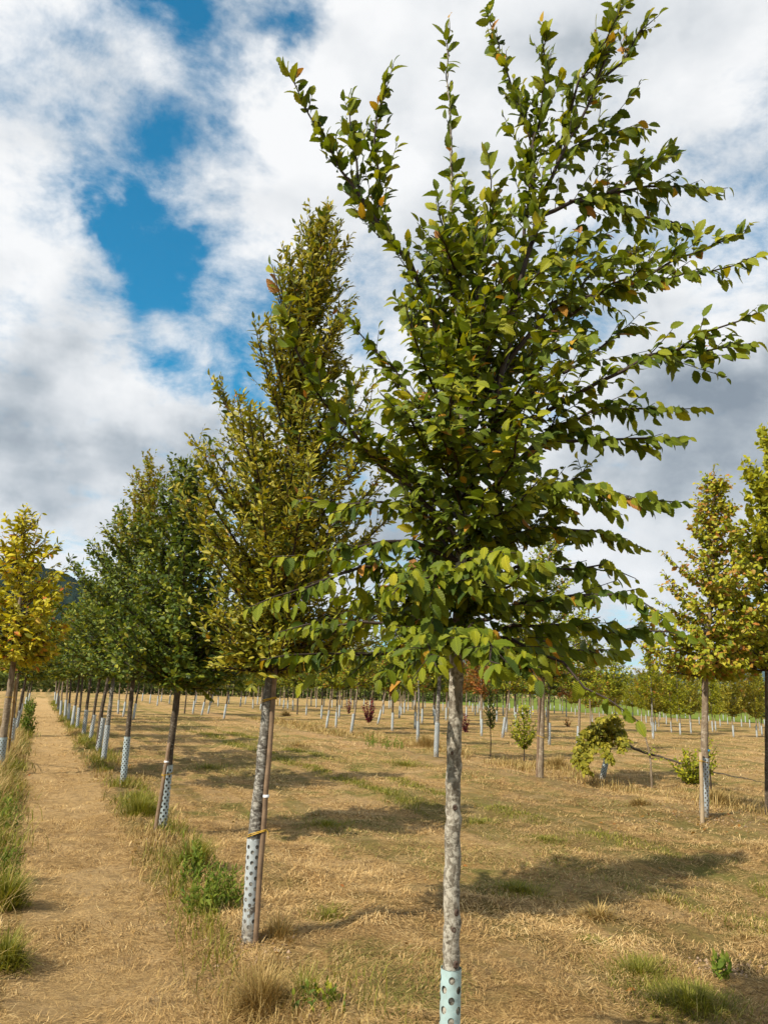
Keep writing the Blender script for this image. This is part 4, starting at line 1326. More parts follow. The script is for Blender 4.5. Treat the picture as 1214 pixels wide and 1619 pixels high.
FARR = [(606, 1129), (634, 1131), (639, 1128), (652, 1122), (737, 1136), (747, 1126), (751, 1131), (755, 1128), (764, 1122), (772, 1127), (785, 1141), (826, 1138), (838, 1136),
        (813, 1134), (842, 1130), (837, 1132), (863, 1134), (867, 1133), (876, 1128), (889, 1129), (903, 1127), (909, 1131), (936, 1146), (947, 1139), (960, 1136), (1014, 1143),
        (1021, 1144), (1029, 1148), (1036, 1157), (1041, 1149), (1049, 1136), (1053, 1146), (1061, 1158), (1043, 1138), (1116, 1152), (1131, 1155), (1138, 1149), (1200, 1155), (1204, 1163),
        (720, 1131), (700, 1124), (706, 1128), (1000, 1138), (990, 1134), (975, 1130), (1172, 1150), (1150, 1146), (1185, 1151), (925, 1130), (895, 1133), (850, 1128), (1090, 1143), (1070, 1141), (1105, 1146), (1160, 1142), (615, 1121), (645, 1124), (668, 1127), (685, 1131), (728, 1122), (742, 1119), (758, 1121), (780, 1125), (795, 1131), (805, 1124), (818, 1128), (830, 1123), (855, 1124), (870, 1122), (885, 1124), (912, 1123), (940, 1127), (953, 1131), (968, 1138), (983, 1128), (1008, 1131), (1025, 1133), (1063, 1133), (1083, 1136), (1120, 1141), (1143, 1139), (1178, 1143), (1208, 1147), (1195, 1141), (760, 1147), (815, 1149), (705, 1139)]
for i, p in enumerate(FARR):
    k = ['lime', 'yellow', 'lime', 'lime', 'yellow', 'yellow', 'olive', 'rust'][i % 8] if p[0] > 900 else ['green', 'olive', 'lime', 'green', 'rust'][i % 5]
    field_tree(k, G(*p), 'young far tree with white guard in the thick of the right hand rows', 'young trees in the far right rows', (3.2 if p[0] > 1060 else 3.5 if p[0] > 900 else 4.6) + 0.5 * ((i * 29) % 10) / 10, clear=1.35 if p[0] > 900 else 1.8, lod='far', seed=i + 200)


# ------------------------------------------------------------------ shrubs, saplings
def shrub(name, label, bpx, hpx, wpx, leafmat, nshoot=14, leaf=0.09, aspect=0.6, seed=1, stem=None, cat='shrub', droop=0.3, clump=None, low=0.1, dens=1.0):
    """a bush; bpx foot pixel, hpx/wpx its height and width in photo pixels"""
    q = np.random.default_rng(seed)
    xy = G(*bpx)
    base = np.array(base3(xy))
    sc_ = xy[1] / F * 1.02
    Hh, Wd = hpx * sc_, wpx * sc_ / 2
    root = thing(name, label, cat, tuple(base))
    gb, tw = Geo(), Twigs()
    o = dict(jit=0.006, sp=0.05 / dens, leaf=leaf, droop=droop, up=0.1, tw0=0.06, tw1=0.14, twsp=0.09, tup=0.2)
    z0 = stem or 0.02
    if stem:
        tube(gb, [(0, 0, 0), (0.01, 0, stem * 0.5), (0, 0, stem), (0, 0, Hh * 0.9)], [0.016, 0.014, 0.011, 0.003], 6)
    for i in range(nshoot):
        a = i * 2.4 + q.normal(0, 0.3)
        f = (i + 0.5) / nshoot
        zt = z0 + (Hh - z0) * (low + (1 - low) * f)
        rr = Wd * math.sin(math.pi * min(1, 0.18 + 0.75 * f)) * (0.7 + 0.4 * q.random())
        tip = np.array([math.cos(a) * rr, math.sin(a) * rr, zt])
        st = np.array([0, 0, max(z0 * 0.8, zt - rr * 1.4)]) if stem else np.array([q.normal(0, 0.006), q.normal(0, 0.006), -0.02])
        limb(gb, tw, bez(st, (st + tip) / 2 + np.array([math.cos(a), math.sin(a), 0.3]) * rr * 0.15, tip, 5), 0.006, q, o, 0.15, 0.15, 4)
    gb.build('stems', M['twig'], root, smooth=True)
    P, D, N, L = map(np.array, (tw.P, tw.D, tw.N, tw.L))
    gl = Geo()
    add_leaves(gl, P, D, N, L, aspect, 'mid', q, np.clip(q.normal(0.5, 0.25, len(P)), 0, 1))
    gl.build('foliage', leafmat, root)
    return root


shrub('red_bush', 'larger dark red leaved bush standing in the mown field', (583, 1143), 36, 24, M['red_leaf'], 14, 0.13, 0.6, 1, low=0.25)
shrub('red_bush', 'small dark red bush just right of the big trunk', (735, 1158), 30, 14, M['red_leaf'], 10, 0.11, 0.6, 2, low=0.25)
shrub('red_bush', 'thin red brown sapling in the far middle row', (551, 1129), 24, 10, M['red_leaf'], 8, 0.12, 0.5, 3, low=0.3)
shrub('sapling', 'dark narrow upright sapling on a bare stem right of the big trunk', (775, 1197), 108, 24, M['green_leaf'], 34, 0.09, 0.5, 4, stem=0.75, cat='tree', dens=1.4)
shrub('bushy_sapling', 'round yellow green bush on a short stem left of the forked stake', (828, 1204), 82, 44, M['lime_leaf'], 34, 0.10, 0.6, 5, stem=0.40, cat='tree', dens=1.3)
shrub('dark_bush', 'low dark bush in the field behind the yellow clumps', (897, 1149), 14, 18, M['rust_leaf'], 9, 0.10, 0.5, 6)
shrub('leafy_shrub', 'yellow green leafy shrub growing left of the smooth grey trunk', (1093, 1240), 52, 60, M['lime_leaf'], 34, 0.085, 0.7, 7, low=0.2, dens=1.5)
shrub('sapling', 'thin sapling with sparse yellow leaves right behind the smooth grey trunk', (1123, 1250), 82, 34, M['lime_leaf'], 12, 0.08, 0.7, 8, stem=0.45, cat='tree')


def bent_tree():
    q = np.random.default_rng(77)
    xy = G(951, 1231)
    Y = xy[1]
    base = np.array(base3(xy))
    root = thing('bent_tree', 'snapped tree in dark spotted guard, its top fallen to the right, with yellow shoots', 'tree', tuple(base))
    top = at(962, 1185, Y)
    pts = [base, at(958, 1208, Y), top, at(966, 1168, Y)]
    trunk_mesh(root, pts, [0.05, 0.046, 0.042, 0.034], M['bark_dark'], base, 10, 0.08, 3, 14)
    add_guard(root, 0.062, float(np.linalg.norm(at(960, 1192, Y) - base)), M['guard'], 'holes', (0, 0, 0), tuple(top - base))
    g = Geo()
    fp = [at(966, 1168, Y) - base, at(985, 1176, Y) - base, at(1010, 1186, Y - .1) - base, at(1060, 1202, Y - .3) - base, at(1130, 1222, Y - .6) - base, at(1206, 1237, Y - .9) - base, at(1230, 1243, Y - 1.0) - base]
    tw = Twigs()
    o = dict(jit=0.008, sp=0.4, leaf=0.05, droop=0.3, tw0=0.1, tw1=0.2, twsp=0.9, tup=0.1)
    limb(g, tw, fp, 0.030, q, o, 0.6, 0.5, 7)
    g.build('fallen_stem', M['bark_dark'], root, smooth=True)
    gb = Geo()
    tw = Twigs()
    o = dict(jit=0.008, sp=0.024, leaf=0.11, droop=0.5, up=0.0, tw0=0.10, tw1=0.22, twsp=0.045, tup=0.05)
    for pp, dy in (([(964, 1175), (950, 1150), (940, 1160), (925, 1190), (915, 1215)], -.2), ([(964, 1175), (945, 1165), (930, 1190), (922, 1222)], -.35), ([(964, 1175), (940, 1150), (918, 1165), (908, 1200)], -.1),
                   ([(964, 1175), (955, 1150), (940, 1145), (925, 1160)], .1), ([(966, 1172), (965, 1150), (955, 1135), (945, 1140)], -.2), ([(966, 1170), (972, 1150), (975, 1140), (968, 1128)], .1),
                   ([(966, 1170), (978, 1160), (984, 1172), (982, 1190)], -.25), ([(966, 1172), (960, 1170), (955, 1185), (966, 1205)], -.3), ([(966, 1172), (975, 1150), (985, 1160), (980, 1185)], .15), ([(964, 1178), (935, 1175), (905, 1200), (935, 1222)], -.2)):
        P = [at(x, y, Y + (dy * 2.0 - 1.2) * f) - base for (x, y), f in zip(pp, np.linspace(0, 1, len(pp)))]
        limb(gb, tw, P, 0.007, q, o, 0.25, 0.2, 5)
    gb.build('shoots', M['twig'], root, smooth=True)
    gl = Geo()
    P, D, N, L = map(np.array, (tw.P, tw.D, tw.N, tw.L))
    add_leaves(gl, P, D, N, L, 0.75, 'mid', q, np.clip(q.normal(0.5, 0.25, len(P)), 0, 1))
    gl.build('foliage', M['yellow_leaf'], root)
    # bare curved sapling next to it
    xy = G(1030, 1244)
    Y = xy[1]
    base = np.array(base3(xy))
    root = thing('curved_sapling', 'nearly bare thin sapling arching to the left beside the snapped tree', 'tree', tuple(base))
    pp = [(1030, 1244), (1028, 1205), (1025, 1185), (1018, 1160), (1008, 1142), (990, 1128), (970, 1120)]
    g = Geo()
    P = [base] + [at(x, y, Y) for x, y in pp[1:]]
    P = np.array(P) - base
    tube(g, P, [0.022, 0.02, 0.018, 0.015, 0.012, 0.008, 0.004], 7, 0.1)
    g.build('trunk', M['bark_tan'], root, smooth=True)
    tw = Twigs()
    gb = Geo()
    o = dict(jit=0.006, sp=0.06, leaf=0.075, droop=0.3, tw0=0.06, tw1=0.1, twsp=0.2, tup=0.1)
    for a, b in (((1027, 1192), (1050, 1190)), ((1027, 1195), (1015, 1185)), ((1026, 1188), (1040, 1178)), ((1028, 1200), (1048, 1200)), ((1000, 1135), (985, 1140)), ((980, 1124), (965, 1135))):
        p0, p1 = at(*a, Y) - base, at(*b, Y - .1) - base
        limb(gb, tw, [p0, (p0 + p1) / 2 + [0, 0, .02], p1], 0.004, q, o, 0.2, 0.3, 4)
    gb.build('shoots', M['twig'], root)
    gl = Geo()
    P, D, N, L = map(np.array, (tw.P, tw.D, tw.N, tw.L))
    add_leaves(gl, P, D, N, L, 0.6, 'mid', q, np.clip(q.normal(0.5, 0.25, len(P)), 0, 1))
    gl.build('foliage', M['lime_leaf'], root)


bent_tree()


# ------------------------------------------------------------------ grass, hay, weeds
def blades(geo, X, Y, Z, AZ, TILT, L, W, bend, tone):
    """grass blades of two segments; TILT is the angle above the ground"""
    n = len(X)
    ca, sa = np.cos(AZ), np.sin(AZ)
    P0 = np.stack([X, Y, Z], 1)
    d1 = np.stack([ca * np.cos(TILT), sa * np.cos(TILT), np.sin(TILT)], 1)
    t2 = TILT - bend
    d2 = np.stack([ca * np.cos(t2), sa * np.cos(t2), np.sin(t2)], 1)
    s = np.stack([-sa, ca, np.zeros(n)], 1) * (W / 2)[:, None]
    P1 = P0 + d1 * (L * 0.5)[:, None]
    P2 = P1 + d2 * (L * 0.5)[:, None]
    V = np.stack([P0 - s, P0 + s, P1 - s, P1 + s, P2], 1).reshape(-1, 3)
    b = np.arange(n)[:, None] * 5
    F4 = b + np.array([[0, 1, 3, 2]])
    F3 = b + np.array([[2, 3, 4]])
    geo.add(V, [F4, F3], np.repeat(tone, 5))


def hay():
    q = np.random.default_rng(5)
    g = Geo()
    for r0, r1, n, Lm, Wm in ((2.2, 6.0, 210000, 0.052, 0.0023), (6.0, 11.0, 260000, 0.062, 0.0036), (11.0, 20.0, 210000, 0.082, 0.0058), (20.0, 42.0, 110000, 0.13, 0.012)):
        az = q.uniform(-0.56, 0.56, n)
        r = np.sqrt(q.uniform(r0 ** 2, r1 ** 2, n))
        X, Y = r * np.sin(az), r * np.cos(az)
        cl = vnoise(X / 0.35, Y / 0.35, 31) * 0.6 + vnoise(X / 1.1, Y / 1.1, 32) * 0.4
        keep = q.random(n) < np.clip((cl - 0.2) * 2.2, 0.12, 1.0)
        s_ = row_s(X, Y)
        u_ = X * RU[0] + Y * RU[1]
        sw_ = vnoise(s_ / 0.55, u_ / 7.0, 41) * 0.6 + vnoise(s_ / 0.22, u_ / 2.5, 42) * 0.4
        keep &= q.random(n) < np.where((s_ > 0.0) & (s_ < 1.25), 0.5, np.clip(1.5 - 1.5 * sw_, 0.18, 1.0))
        X, Y, cl = X[keep], Y[keep], cl[keep]
        n = len(X)
        flow = vnoise(X / 0.5, Y / 0.5, 33) * 9.0 + vnoise(X / 0.16, Y / 0.16, 36) * 2.5
        A = flow + q.normal(0, 0.5, n)
        flip = q.random(n) < 0.5
        A = A + flip * math.pi
        L = Lm * (0.5 + q.random(n))
        s = row_s(X, Y)
        uu = X * RU[0] + Y * RU[1]
        sw = vnoise(s / 0.55, uu / 7.0, 41) * 0.6 + vnoise(s / 0.22, uu / 2.5, 42) * 0.4
        tone = np.clip(0.10 + 0.32 * vnoise(X / 0.28, Y / 0.28, 34) + 0.36 * (1 - sw) + q.normal(0, 0.24, n) + 0.12 * (vnoise(X / 2.5, Y / 2.5, 35) - 0.5), 0.0, 0.94)
        s = row_s(X, Y)
        ongreen = (vnoise(X / 1.3, Y / 1.3, 37) > 0.58) & (s > 1.8)
        gm = ongreen & (q.random(n) < 0.35)
        tone[gm] = 0.96 + 0.04 * q.random(gm.sum())
        tilt = np.clip(q.normal(0.10, 0.26, n) + 0.35 * np.clip(vnoise(X / 0.19, Y / 0.19, 38) - 0.55, 0, 1), -0.1, 0.9)
        blades(g, X, Y, hz(X, Y) + 0.004 + 0.035 * q.random(n) * np.clip(cl * 1.8 - 0.5, 0, 1.2), A, tilt, L, Wm * (0.7 + 0.6 * q.random(n)), q.normal(0.25, 0.35, n), tone)
    o = g.build('mown_hay', M['straw'])
    tag(o, 'mown dry hay lying over the whole field and path', 'hay', kind='stuff')


hay()


def line_grass(name, label, s0, sw, u0, u1, n, mat, Lm, seed, Wm=0.006, patch=0.5, tilt=1.0):
    q = np.random.default_rng(seed)
    u = u0 + (u1 - u0) * q.random(n) ** 1.5
    s = s0 + q.normal(0, sw, n) + 0.25 * (vnoise(u / 1.5, u * 0, seed) - 0.5)
    keep = vnoise(u / 0.8, s / 0.4, seed + 1) > patch
    u, s = u[keep], s[keep]
    X, Y = RU[0] * u + RN[0] * s, RU[1] * u + RN[1] * s
    n = len(X)
    g = Geo()
    fr = np.hypot(X, Y)
    blades(g, X, Y, hz(X, Y) - 0.01, q.random(n) * 6.28, np.clip(q.normal(tilt, 0.3, n), 0.2, 1.5), Lm * (0.5 + q.random(n)), Wm * (0.6 + fr / 14), q.normal(0.5, 0.3, n), np.clip(q.normal(0.45, 0.25, n), 0, 1))
    o = g.build(name, mat)
    return tag(o, label, 'grass', kind='stuff')


line_grass('grass_strip', 'ragged green and dry grass under the tree row right of the path', 1.5, 0.15, 2.5, 62, 26000, M['green_grass'], 0.16, 3, patch=0.46)
line_grass('dry_grass_strip', 'dry tall grass among the tree row right of the path', 1.5, 0.2, 2.5, 50, 16000, M['dry_grass'], 0.12, 4, patch=0.45)
line_grass('tall_grass_strip', 'tall dry grass along the left edge of the path', -0.50, 0.17, 3.0, 40, 26000, M['dry_grass'], 0.34, 6, patch=0.34, tilt=1.0)
line_grass('grass_strip', 'green grass among the dry grass left of the path', -0.42, 0.18, 3.0, 30, 20000, M['green_grass'], 0.22, 7, patch=0.36, tilt=1.1)
line_grass('grass_strip', 'narrow green line of grass across the mown field', 5.55, 0.16, 2, 30, 18000, M['green_grass'], 0.065, 8, patch=0.42)
line_grass('grass_strip', 'second faint green line of grass nearer the right trees', 6.6, 0.16, 2, 30, 15000, M['green_grass'], 0.065, 9, patch=0.44)
line_grass('grass_strip', 'dry grass and weeds round the feet of the right tree rows', 10.9, 0.5, 8, 40, 14000, M['dry_grass'], 0.20, 10, patch=0.55)


def tuft(name, label, px, hpx, wpx, mat, n, seed, tilt=1.15, W=0.005, cat='grass', lean=0.0):
    q = np.random.default_rng(seed)
    xy = G(*px)
    base = np.array(base3(xy))
    sc_ = xy[1] / F * 1.03
    Hh, Wd = hpx * sc_, wpx * sc_ / 2
    rr = np.minimum(Wd * 0.45 * np.abs(q.normal(0, 1, n)), Wd * (1.6 if cat is None else 0.95))
    a = q.random(n) * 6.28
    lob = 0.65 + 0.7 * vnoise(2 + 1.5 * np.cos(a), 2 + 1.5 * np.sin(a), seed)
    rr = rr * lob
    X, Y = rr * np.cos(a), rr * np.sin(a)
    Z = hz(X + xy[0], Y + xy[1]) - base[2] - 0.01
    A = a + q.normal(0, 0.9, n)
    T = np.clip(q.normal(tilt, 0.22, n) - 0.35 * rr / (Wd + 1e-6), 0.15, 1.55)
    g = Geo()
    blades(g, X, Y, Z, A, T, Hh * (0.35 + 0.7 * q.random(n)) * np.clip(1.1 - 0.6 * rr / (Wd + 1e-6), 0.25, 1.1), W * (0.6 + 0.7 * q.random(n)), q.normal(0.45, 0.3, n), np.clip(q.normal(0.45, 0.25, n), 0, 1))
    o = g.build(name, mat, loc=tuple(base))
    return tag(o, label, cat, kind=None if cat else 'stuff')


tuft('grass_tuft', 'golden dry grass tuft at the foot of the second tree, bottom of the photo', (412, 1600), 72, 95, M['dry_grass'], 1500, 1, W=0.004)
tuft('grass_tuft', 'bright green grass tuft beside the third tree foot', (222, 1294), 40, 62, M['green_grass'], 900, 2, W=0.007)
tuft('grass_tuft', 'tall green brown grass tuft left of the second tree, upper part', (306, 1375), 62, 60, M['green_grass'], 900, 3, W=0.006)
tuft('grass_tuft', 'olive grass tuft at the left edge in the lowest corner', (8, 1525), 62, 70, M['green_grass'], 900, 4, W=0.005)
tuft('grass_tuft', 'upper olive grass tuft at the left edge of the path', (6, 1440), 70, 60, M['green_grass'], 900, 5, W=0.006)
tuft('grass_tuft', 'small dry tuft right of the second tree foot', (440, 1490), 48, 60, M['dry_grass'], 420, 6, W=0.004)
tuft('grass_tuft', 'heap of cut grass right of the big trunk in the shade', (945, 1452), 36, 74, M['dry_grass'], 800, 7, tilt=0.7, W=0.006)
tuft('grass_patch', 'dark green patch of grass in the tree shadow right of the big trunk', (820, 1405), 18, 190, M['green_grass'], 1500, 8, tilt=0.9, cat=None)
tuft('grass_patch', 'green tuft at the bottom right corner of the field', (1090, 1590), 42, 260, M['green_grass'], 2600, 9, tilt=0.95, W=0.004, cat=None)
tuft('grass_patch', 'olive grass patch right of centre at the bottom', (1010, 1535), 30, 230, M['green_grass'], 1800, 10, tilt=0.9, W=0.004, cat=None)
tuft('grass_patch', 'dark tufted patch in the middle tree shadow', (520, 1305), 16, 170, M['green_grass'], 1200, 11, tilt=0.9, W=0.006, cat=None)
tuft('grass_patch', 'brown olive tuft right of the bent tree', (1135, 1270), 30, 90, M['dry_grass'], 900, 12, tilt=1.1, W=0.008, cat=None)
tuft('grass_patch', 'dry grass clump beside the checkered guard left of the big trunk', (675, 1182), 26, 60, M['dry_grass'], 700, 13, W=0.011, cat=None)
tuft('grass_tuft', 'low dry tuft in front of the bent tree', (1010, 1278), 22, 50, M['dry_grass'], 600, 14, tilt=0.9, W=0.008)
tuft('grass_patch', 'green patch of grass near the foot of the second tree', (520, 1455), 14, 150, M['green_grass'], 1100, 15, tilt=0.8, cat=None)
tuft('grass_tuft', 'dark brown heap in the far middle row', (452, 1132), 14, 18, M['dry_grass'], 300, 16, tilt=0.9, W=0.02)
tuft('grass_patch', 'tawny tuft beside the stake of the dark forked tree', (880, 1212), 24, 70, M['dry_grass'], 700, 17, W=0.009, cat=None)
tuft('grass_patch', 'sparse green tuft beside the dry golden tuft at the bottom', (480, 1590), 60, 70, M['green_grass'], 260, 18, W=0.003, cat=None)


for k, (px_, py_, wp, nn, mt) in enumerate(((930, 1490, 160, 900, 'green_grass'), (640, 1210, 130, 700, 'green_grass'), (860, 1330, 150, 800, 'green_grass'), (600, 1590, 200, 1000, 'dry_grass'),
                                            (1180, 1480, 120, 700, 'dry_grass'), (760, 1300, 110, 600, 'green_grass'), (470, 1180, 150, 500, 'dry_grass'), (330, 1215, 130, 500, 'green_grass'), (1050, 1420, 150, 700, 'dry_grass'))):
    tuft('grass_patch', 'patch of short regrowing grass in the mown field', (px_, py_), 15, wp, M[mt], nn, 60 + k, tilt=0.75, W=0.004 + 0.00001 * (1600 - py_), cat=None)


def weed(name, label, px, hpx, wpx, nstem, mat, leaf, seed, aspect=0.3, cat='weed'):
    q = np.random.default_rng(seed)
    xy = G(*px)
    base = np.array(base3(xy))
    sc_ = xy[1] / F * 1.03
    Hh, Wd = hpx * sc_, wpx * sc_ / 2
    root = thing(name, label, cat, tuple(base))
    gs, tw = Geo(), Twigs()
    for i in range(nstem):
        a = q.random() * 6.28
        r = Wd * math.sqrt(q.random()) * 0.9
        b = np.array([math.cos(a) * r, math.sin(a) * r, 0.0])
        b[2] = float(hz(b[0] + xy[0], b[1] + xy[1])) - base[2]
        h = Hh * (0.5 + 0.55 * q.random()) * (1.1 - 0.5 * r / (Wd + 1e-6))
        tip = b + np.array([q.normal(0, 0.14), q.normal(0, 0.14), 1.0]) * h
        P = bez(b, (b + tip) / 2, tip, 5)
        tube(gs, P, np.linspace(0.0025, 0.001, 5), 4)
        tw.along(P, q, max(0.018, h / 16), leaf, 0.2, 0.12, 0.3)
    gs.build('stems', M['weed_leaf'], root)
    gl = Geo()
    P, D, N, L = map(np.array, (tw.P, tw.D, tw.N, tw.L))
    add_leaves(gl, P, D, N, L, aspect, 'mid', q, np.clip(q.normal(0.45, 0.25, len(P)), 0, 1))
    gl.build('foliage', mat, root)
    return root


weed('weed_clump', 'large bright green weed clump left of the second tree guard', (338, 1448), 60, 90, 70, M['weed_leaf'], 0.055, 1)
weed('weed_clump', 'taller leafy weed above the large weed clump', (300, 1405), 75, 40, 18, M['weed_leaf'], 0.07, 2)
weed('weed_clump', 'dark leafy weeds on bare soil at the very bottom', (505, 1612), 36, 90, 22, M['green_leaf'], 0.045, 3, 0.5)
weed('weed_clump', 'tall pale green weed spike at the left edge', (14, 1320), 75, 22, 7, M['weed_leaf'], 0.07, 4)
weed('weed_clump', 'green leafy weed at the left edge beside the path', (8, 1400), 70, 45, 18, M['weed_leaf'], 0.06, 5)
weed('weed_clump', 'leafy green weeds on bare soil near the right bottom corner', (1142, 1540), 40, 26, 12, M['weed_leaf'], 0.06, 6, 0.5)
weed('weed_clump', 'tall leafy green weeds left of the path below the far trunks', (40, 1163), 48, 18, 34, M['weed_leaf'], 0.12, 7, 0.4)
weed('weed_clump', 'far leafy weeds left of the path next to the thin trunks', (46, 1135), 34, 14, 34, M['weed_leaf'], 0.14, 8, 0.4)
weed('weed_clump', 'low green weeds in the mown field before the dark sapling', (612, 1186), 20, 60, 22, M['weed_leaf'], 0.08, 9)
weed('weed_clump', 'upright weed in the field before the slender guard', (585, 1182), 26, 14, 8, M['weed_leaf'], 0.08, 10)


def scatter_leaves():
    q = np.random.default_rng(9)
    xs, ys = [], []
    for (cx, cy, sd, n) in ((4.9, 11.6, 0.9, 120), (3.4, 16.0, 1.3, 50), (-5.0, 15.5, 1.2, 60), (1.5, 8, 2.5, 40), (6, 13, 1.2, 50)):
        xs.append(q.normal(cx, sd, n))
        ys.append(q.normal(cy, sd, n))
    X, Y = np.concatenate(xs), np.concatenate(ys)
    n = len(X)
    P = np.stack([X, Y, hz(X, Y) + 0.03], 1)
    a = q.random(n) * 6.28
    D = np.stack([np.cos(a), np.sin(a), q.normal(0, 0.15, n)], 1)
    N = np.tile([0, 0, 1.0], (n, 1)) + q.normal(0, 0.3, (n, 3))
    g = Geo()
    add_leaves(g, P, D, N, 0.035 + 0.035 * q.random(n), 0.6, 'mid', q, np.clip(0.15 + 0.6 * q.random(n), 0, 1))
    tag(g.build('fallen_leaves', M['rust_leaf']), 'scattered orange fallen leaves on the mown grass', 'leaves', kind='stuff')
    # clods of bare soil at the feet of the nearest trees
    g = Geo()
    for (px, py, sd, n) in ((398, 1508, 0.13, 160), (1130, 1304, 0.3, 90), (262, 1330, 0.12, 70), (500, 1610, 0.15, 120), (1150, 1520, 0.14, 130)):
        c = G(px, py)
        for _ in range(n):
            x, y = c + q.normal(0, sd, 2)
            r = 0.006 + 0.014 * q.random() ** 2
            z = float(hz(x, y))
            V = np.array([[1, 0, 0], [0, 1, 0], [-1, 0, 0], [0, -1, 0], [0, 0, 0.9], [0, 0, -0.6]], float) * r * (0.6 + 0.8 * q.random((6, 1)))
            g.add(V + [x, y, z + 0.003], np.array([[0, 1, 4], [1, 2, 4], [2, 3, 4], [3, 0, 4], [1, 0, 5], [2, 1, 5], [3, 2, 5], [0, 3, 5]]))
    tag(g.build('soil_clods', flat_mat('soil', (0.34, 0.24, 0.16), 0.95, 0.3, 20.0, 0.05), smooth=True), 'small clods of bare soil around the tree feet', 'soil', kind='stuff')


scatter_leaves()


# ------------------------------------------------------------------ far hedge with canes, far woods, farm
def leaf_mass(name, label, cat, x0, y0, x1, y1, depth, height, n, leaf, mat, seed, kind=None, group=None, lump=0.5):
    """hedge or wood edge: leaves through a long lumpy volume with stems inside"""
    q = np.random.default_rng(seed)
    t = q.random(n)
    dv = norm(np.array([x1 - x0, y1 - y0]))
    nv = np.array([-dv[1], dv[0]])
    Ln = math.hypot(x1 - x0, y1 - y0)
    u = t * Ln
    dd = (q.random(n) - 0.3) * depth
    top = height * (1 - lump + lump * (0.6 * vnoise(u / (height * 0.9), dd * 0, seed) + 0.4 * vnoise(u / (height * 0.3), dd * 0, seed + 1)))
    z = top * q.random(n) ** 0.7
    X, Y = x0 + dv[0] * u + nv[0] * dd, y0 + dv[1] * u + nv[1] * dd
    P = np.stack([X, Y, z], 1)
    D = q.normal(0, 1, (n, 3)) * [1, 1, 0.7]
    N = q.normal(0, 0.6, (n, 3)) + [0, -0.4, 0.6]
    g = Geo()
    tone = np.clip(0.25 + 0.5 * vnoise(u / (height * 0.8), z / height * 3, seed + 5) + q.normal(0, 0.15, n), 0, 1)
    add_leaves(g, P, D, N, leaf * (0.6 + 0.8 * q.random(n)), 0.7, 'low', q, tone)
    o = g.build(name, mat)
    return tag(o, label, cat, group, kind)


a0, a1, a2 = G(-60, 1092), G(330, 1101), G(640, 1110)
leaf_mass('hedge', 'low green hedge at the far end of the mown path', 'hedge', a0[0] * 1.04, a0[1] * 1.04, a1[0] * 1.05, a1[1] * 1.05, 3.0, 2.7, 9000, 0.42, M['hedge_leaf'], 1, lump=0.35)
leaf_mass('hedge', 'long green hedge of young plants behind the bamboo canes', 'hedge', a1[0] * 1.05, a1[1] * 1.05, a2[0] * 1.06, a2[1] * 1.06, 3.0, 2.2, 8000, 0.42, M['hedge_leaf'], 2, lump=0.3)
a3 = G(790, 1113)
leaf_mass('hedge', 'green bushes behind the far rows, right of the canes', 'hedge', a2[0] * 1.06, a2[1] * 1.06, a3[0] * 1.15, a3[1] * 1.15, 4.0, 2.6, 5000, 0.5, M['hedge_leaf'], 12, lump=0.5)
cane0 = None
q = np.random.default_rng(12)
for i in range(110):
    f = (i + 0.4 * q.random()) / 110
    bx = 215 + f * 425
    p = G(bx, np.interp(bx, [215, 640], [1098, 1110])) * (1.03 + 0.05 * q.random())
    h = 2.5 + 0.25 * q.random()
    if cane0 is None:
        g = Geo()
        tube(g, [(0, 0, 0), (0, 0, 0.9), (0, 0, 1.8), (0, 0, 2.6)], [0.035, 0.033, 0.03, 0.026], 6)
        cane0 = g.build('bamboo_cane', M['cane'])
        o = tag(cane0, 'thin pale cane standing in the far hedge row', 'cane', 'canes in the far hedge')
    else:
        o = cane0.copy()
        C.objects.link(o)
    o.location = (p[0], p[1], 0)
    o.rotation_euler = (q.normal(0, 0.02), q.normal(0.02, 0.03), 0)
    o.scale = (1, 1, h / 2.6)

leaf_mass('woodland', 'far dark woodland edge behind the hedge on the left', 'woods', -190, 190, 40, 230, 20, 12, 9000, 1.5, M['hedge_leaf'], 3, 'stuff', lump=0.6)
leaf_mass('woodland', 'far line of bushes and trees beyond the green meadow', 'woods', 30, 200, 330, 210, 14, 6.0, 6000, 1.1, M['hedge_leaf'], 4, 'stuff', lump=0.7)


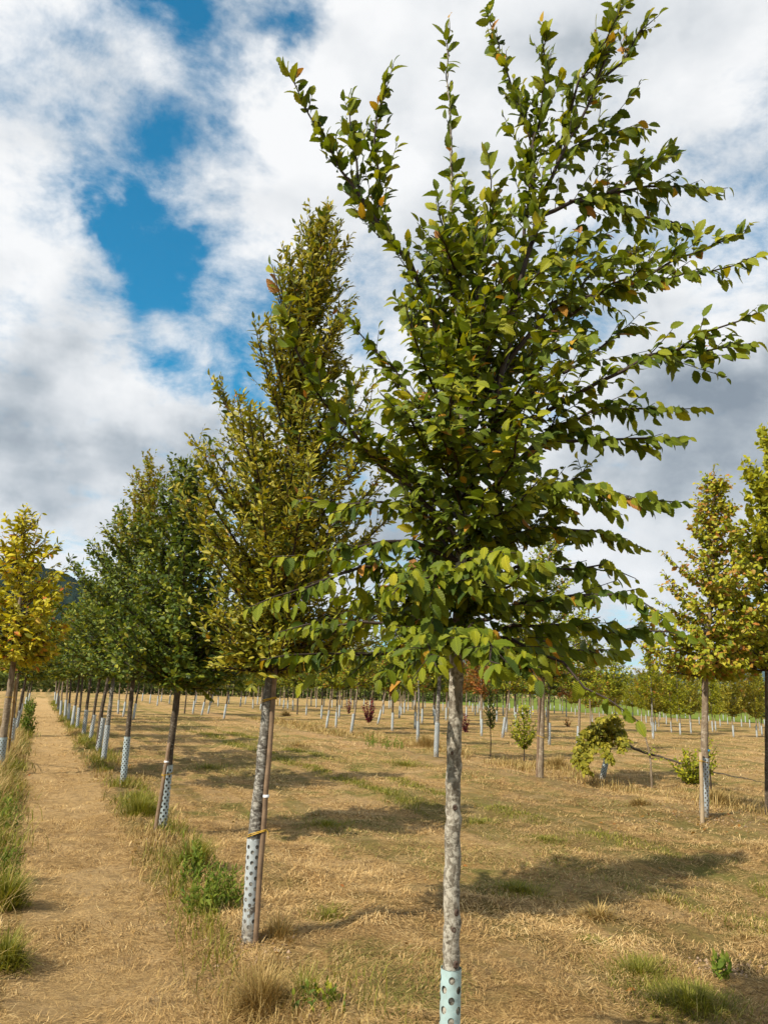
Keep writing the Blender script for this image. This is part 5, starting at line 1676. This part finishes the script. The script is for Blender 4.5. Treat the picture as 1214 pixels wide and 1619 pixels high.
def house(label, px, Y, wpx, hpx, roof=True, depth=8):
    p = at(px[0], px[1], Y)
    sc_ = Y / F
    wd, hh = wpx * sc_, hpx * sc_
    root = thing('farm_building', label, 'building', (p[0], p[1], 0))
    zt = hh * 0.55
    V = []
    for y in (0, depth):
        V += [(-wd / 2, y, 0), (wd / 2, y, 0), (wd / 2, y, zt), (0, y, hh), (-wd / 2, y, zt)]
    me_f = [[0, 1, 2, 3, 4], [9, 8, 7, 6, 5], [0, 4, 9, 5], [1, 6, 7, 2]]
    me = bpy.data.meshes.new('wall')
    me.from_pydata(V, [], me_f)
    me.materials.append(M['wall'])
    o = bpy.data.objects.new('wall', me)
    C.objects.link(o)
    o.parent = root
    g = Geo()
    t = 0.2
    for s in (-1, 1):
        a = np.array([s * (wd / 2 + 0.5), -0.5, zt - 0.5 * (hh - zt) / (wd / 2) + 0.05])
        b = np.array([0, -0.5, hh + 0.05])
        c = b + [0, depth + 1, 0]
        e = a + [0, depth + 1, 0]
        Vv = np.array([a, b, c, e, a + [0, 0, t], b + [0, 0, t], c + [0, 0, t], e + [0, 0, t]])
        g.add(Vv, np.array([[0, 1, 2, 3], [4, 5, 6, 7], [0, 1, 5, 4], [1, 2, 6, 5], [2, 3, 7, 6], [3, 0, 4, 7]]))
    g.build('roof', M['roof'], root)
    return root


house('white gabled barn far off beyond the meadow at the right', (1182, 1128), 190, 24, 17)
house('small pale shed far off between the yellow clumps and the young trees', (994, 1121), 185, 12, 10)
house('small white house far off above the snapped tree', (958, 1118), 190, 14, 14)


# ------------------------------------------------------------------ air
def haze():
    x0, x1, y0, y1, z0, z1 = -6500, 6500, -400, 7200, -6.0, 520.0
    V = [(x0, y0, z0), (x1, y0, z0), (x1, y1, z0), (x0, y1, z0), (x0, y0, z1), (x1, y0, z1), (x1, y1, z1), (x0, y1, z1)]
    Fs = [[0, 3, 2, 1], [4, 5, 6, 7], [0, 1, 5, 4], [1, 2, 6, 5], [2, 3, 7, 6], [3, 0, 4, 7]]
    m, t, out = new_mat('haze')
    v = t.n('ShaderNodeVolumePrincipled')
    v.inputs['Color'].default_value = (0.62, 0.78, 1.0, 1.0)
    v.inputs['Density'].default_value = 0.00005
    v.inputs['Anisotropy'].default_value = 0.2
    t.put(out.inputs['Volume'], v.outputs[0])
    o = mesh('haze', V, [np.array(Fs)], m)
    tag(o, kind='stuff')


haze()
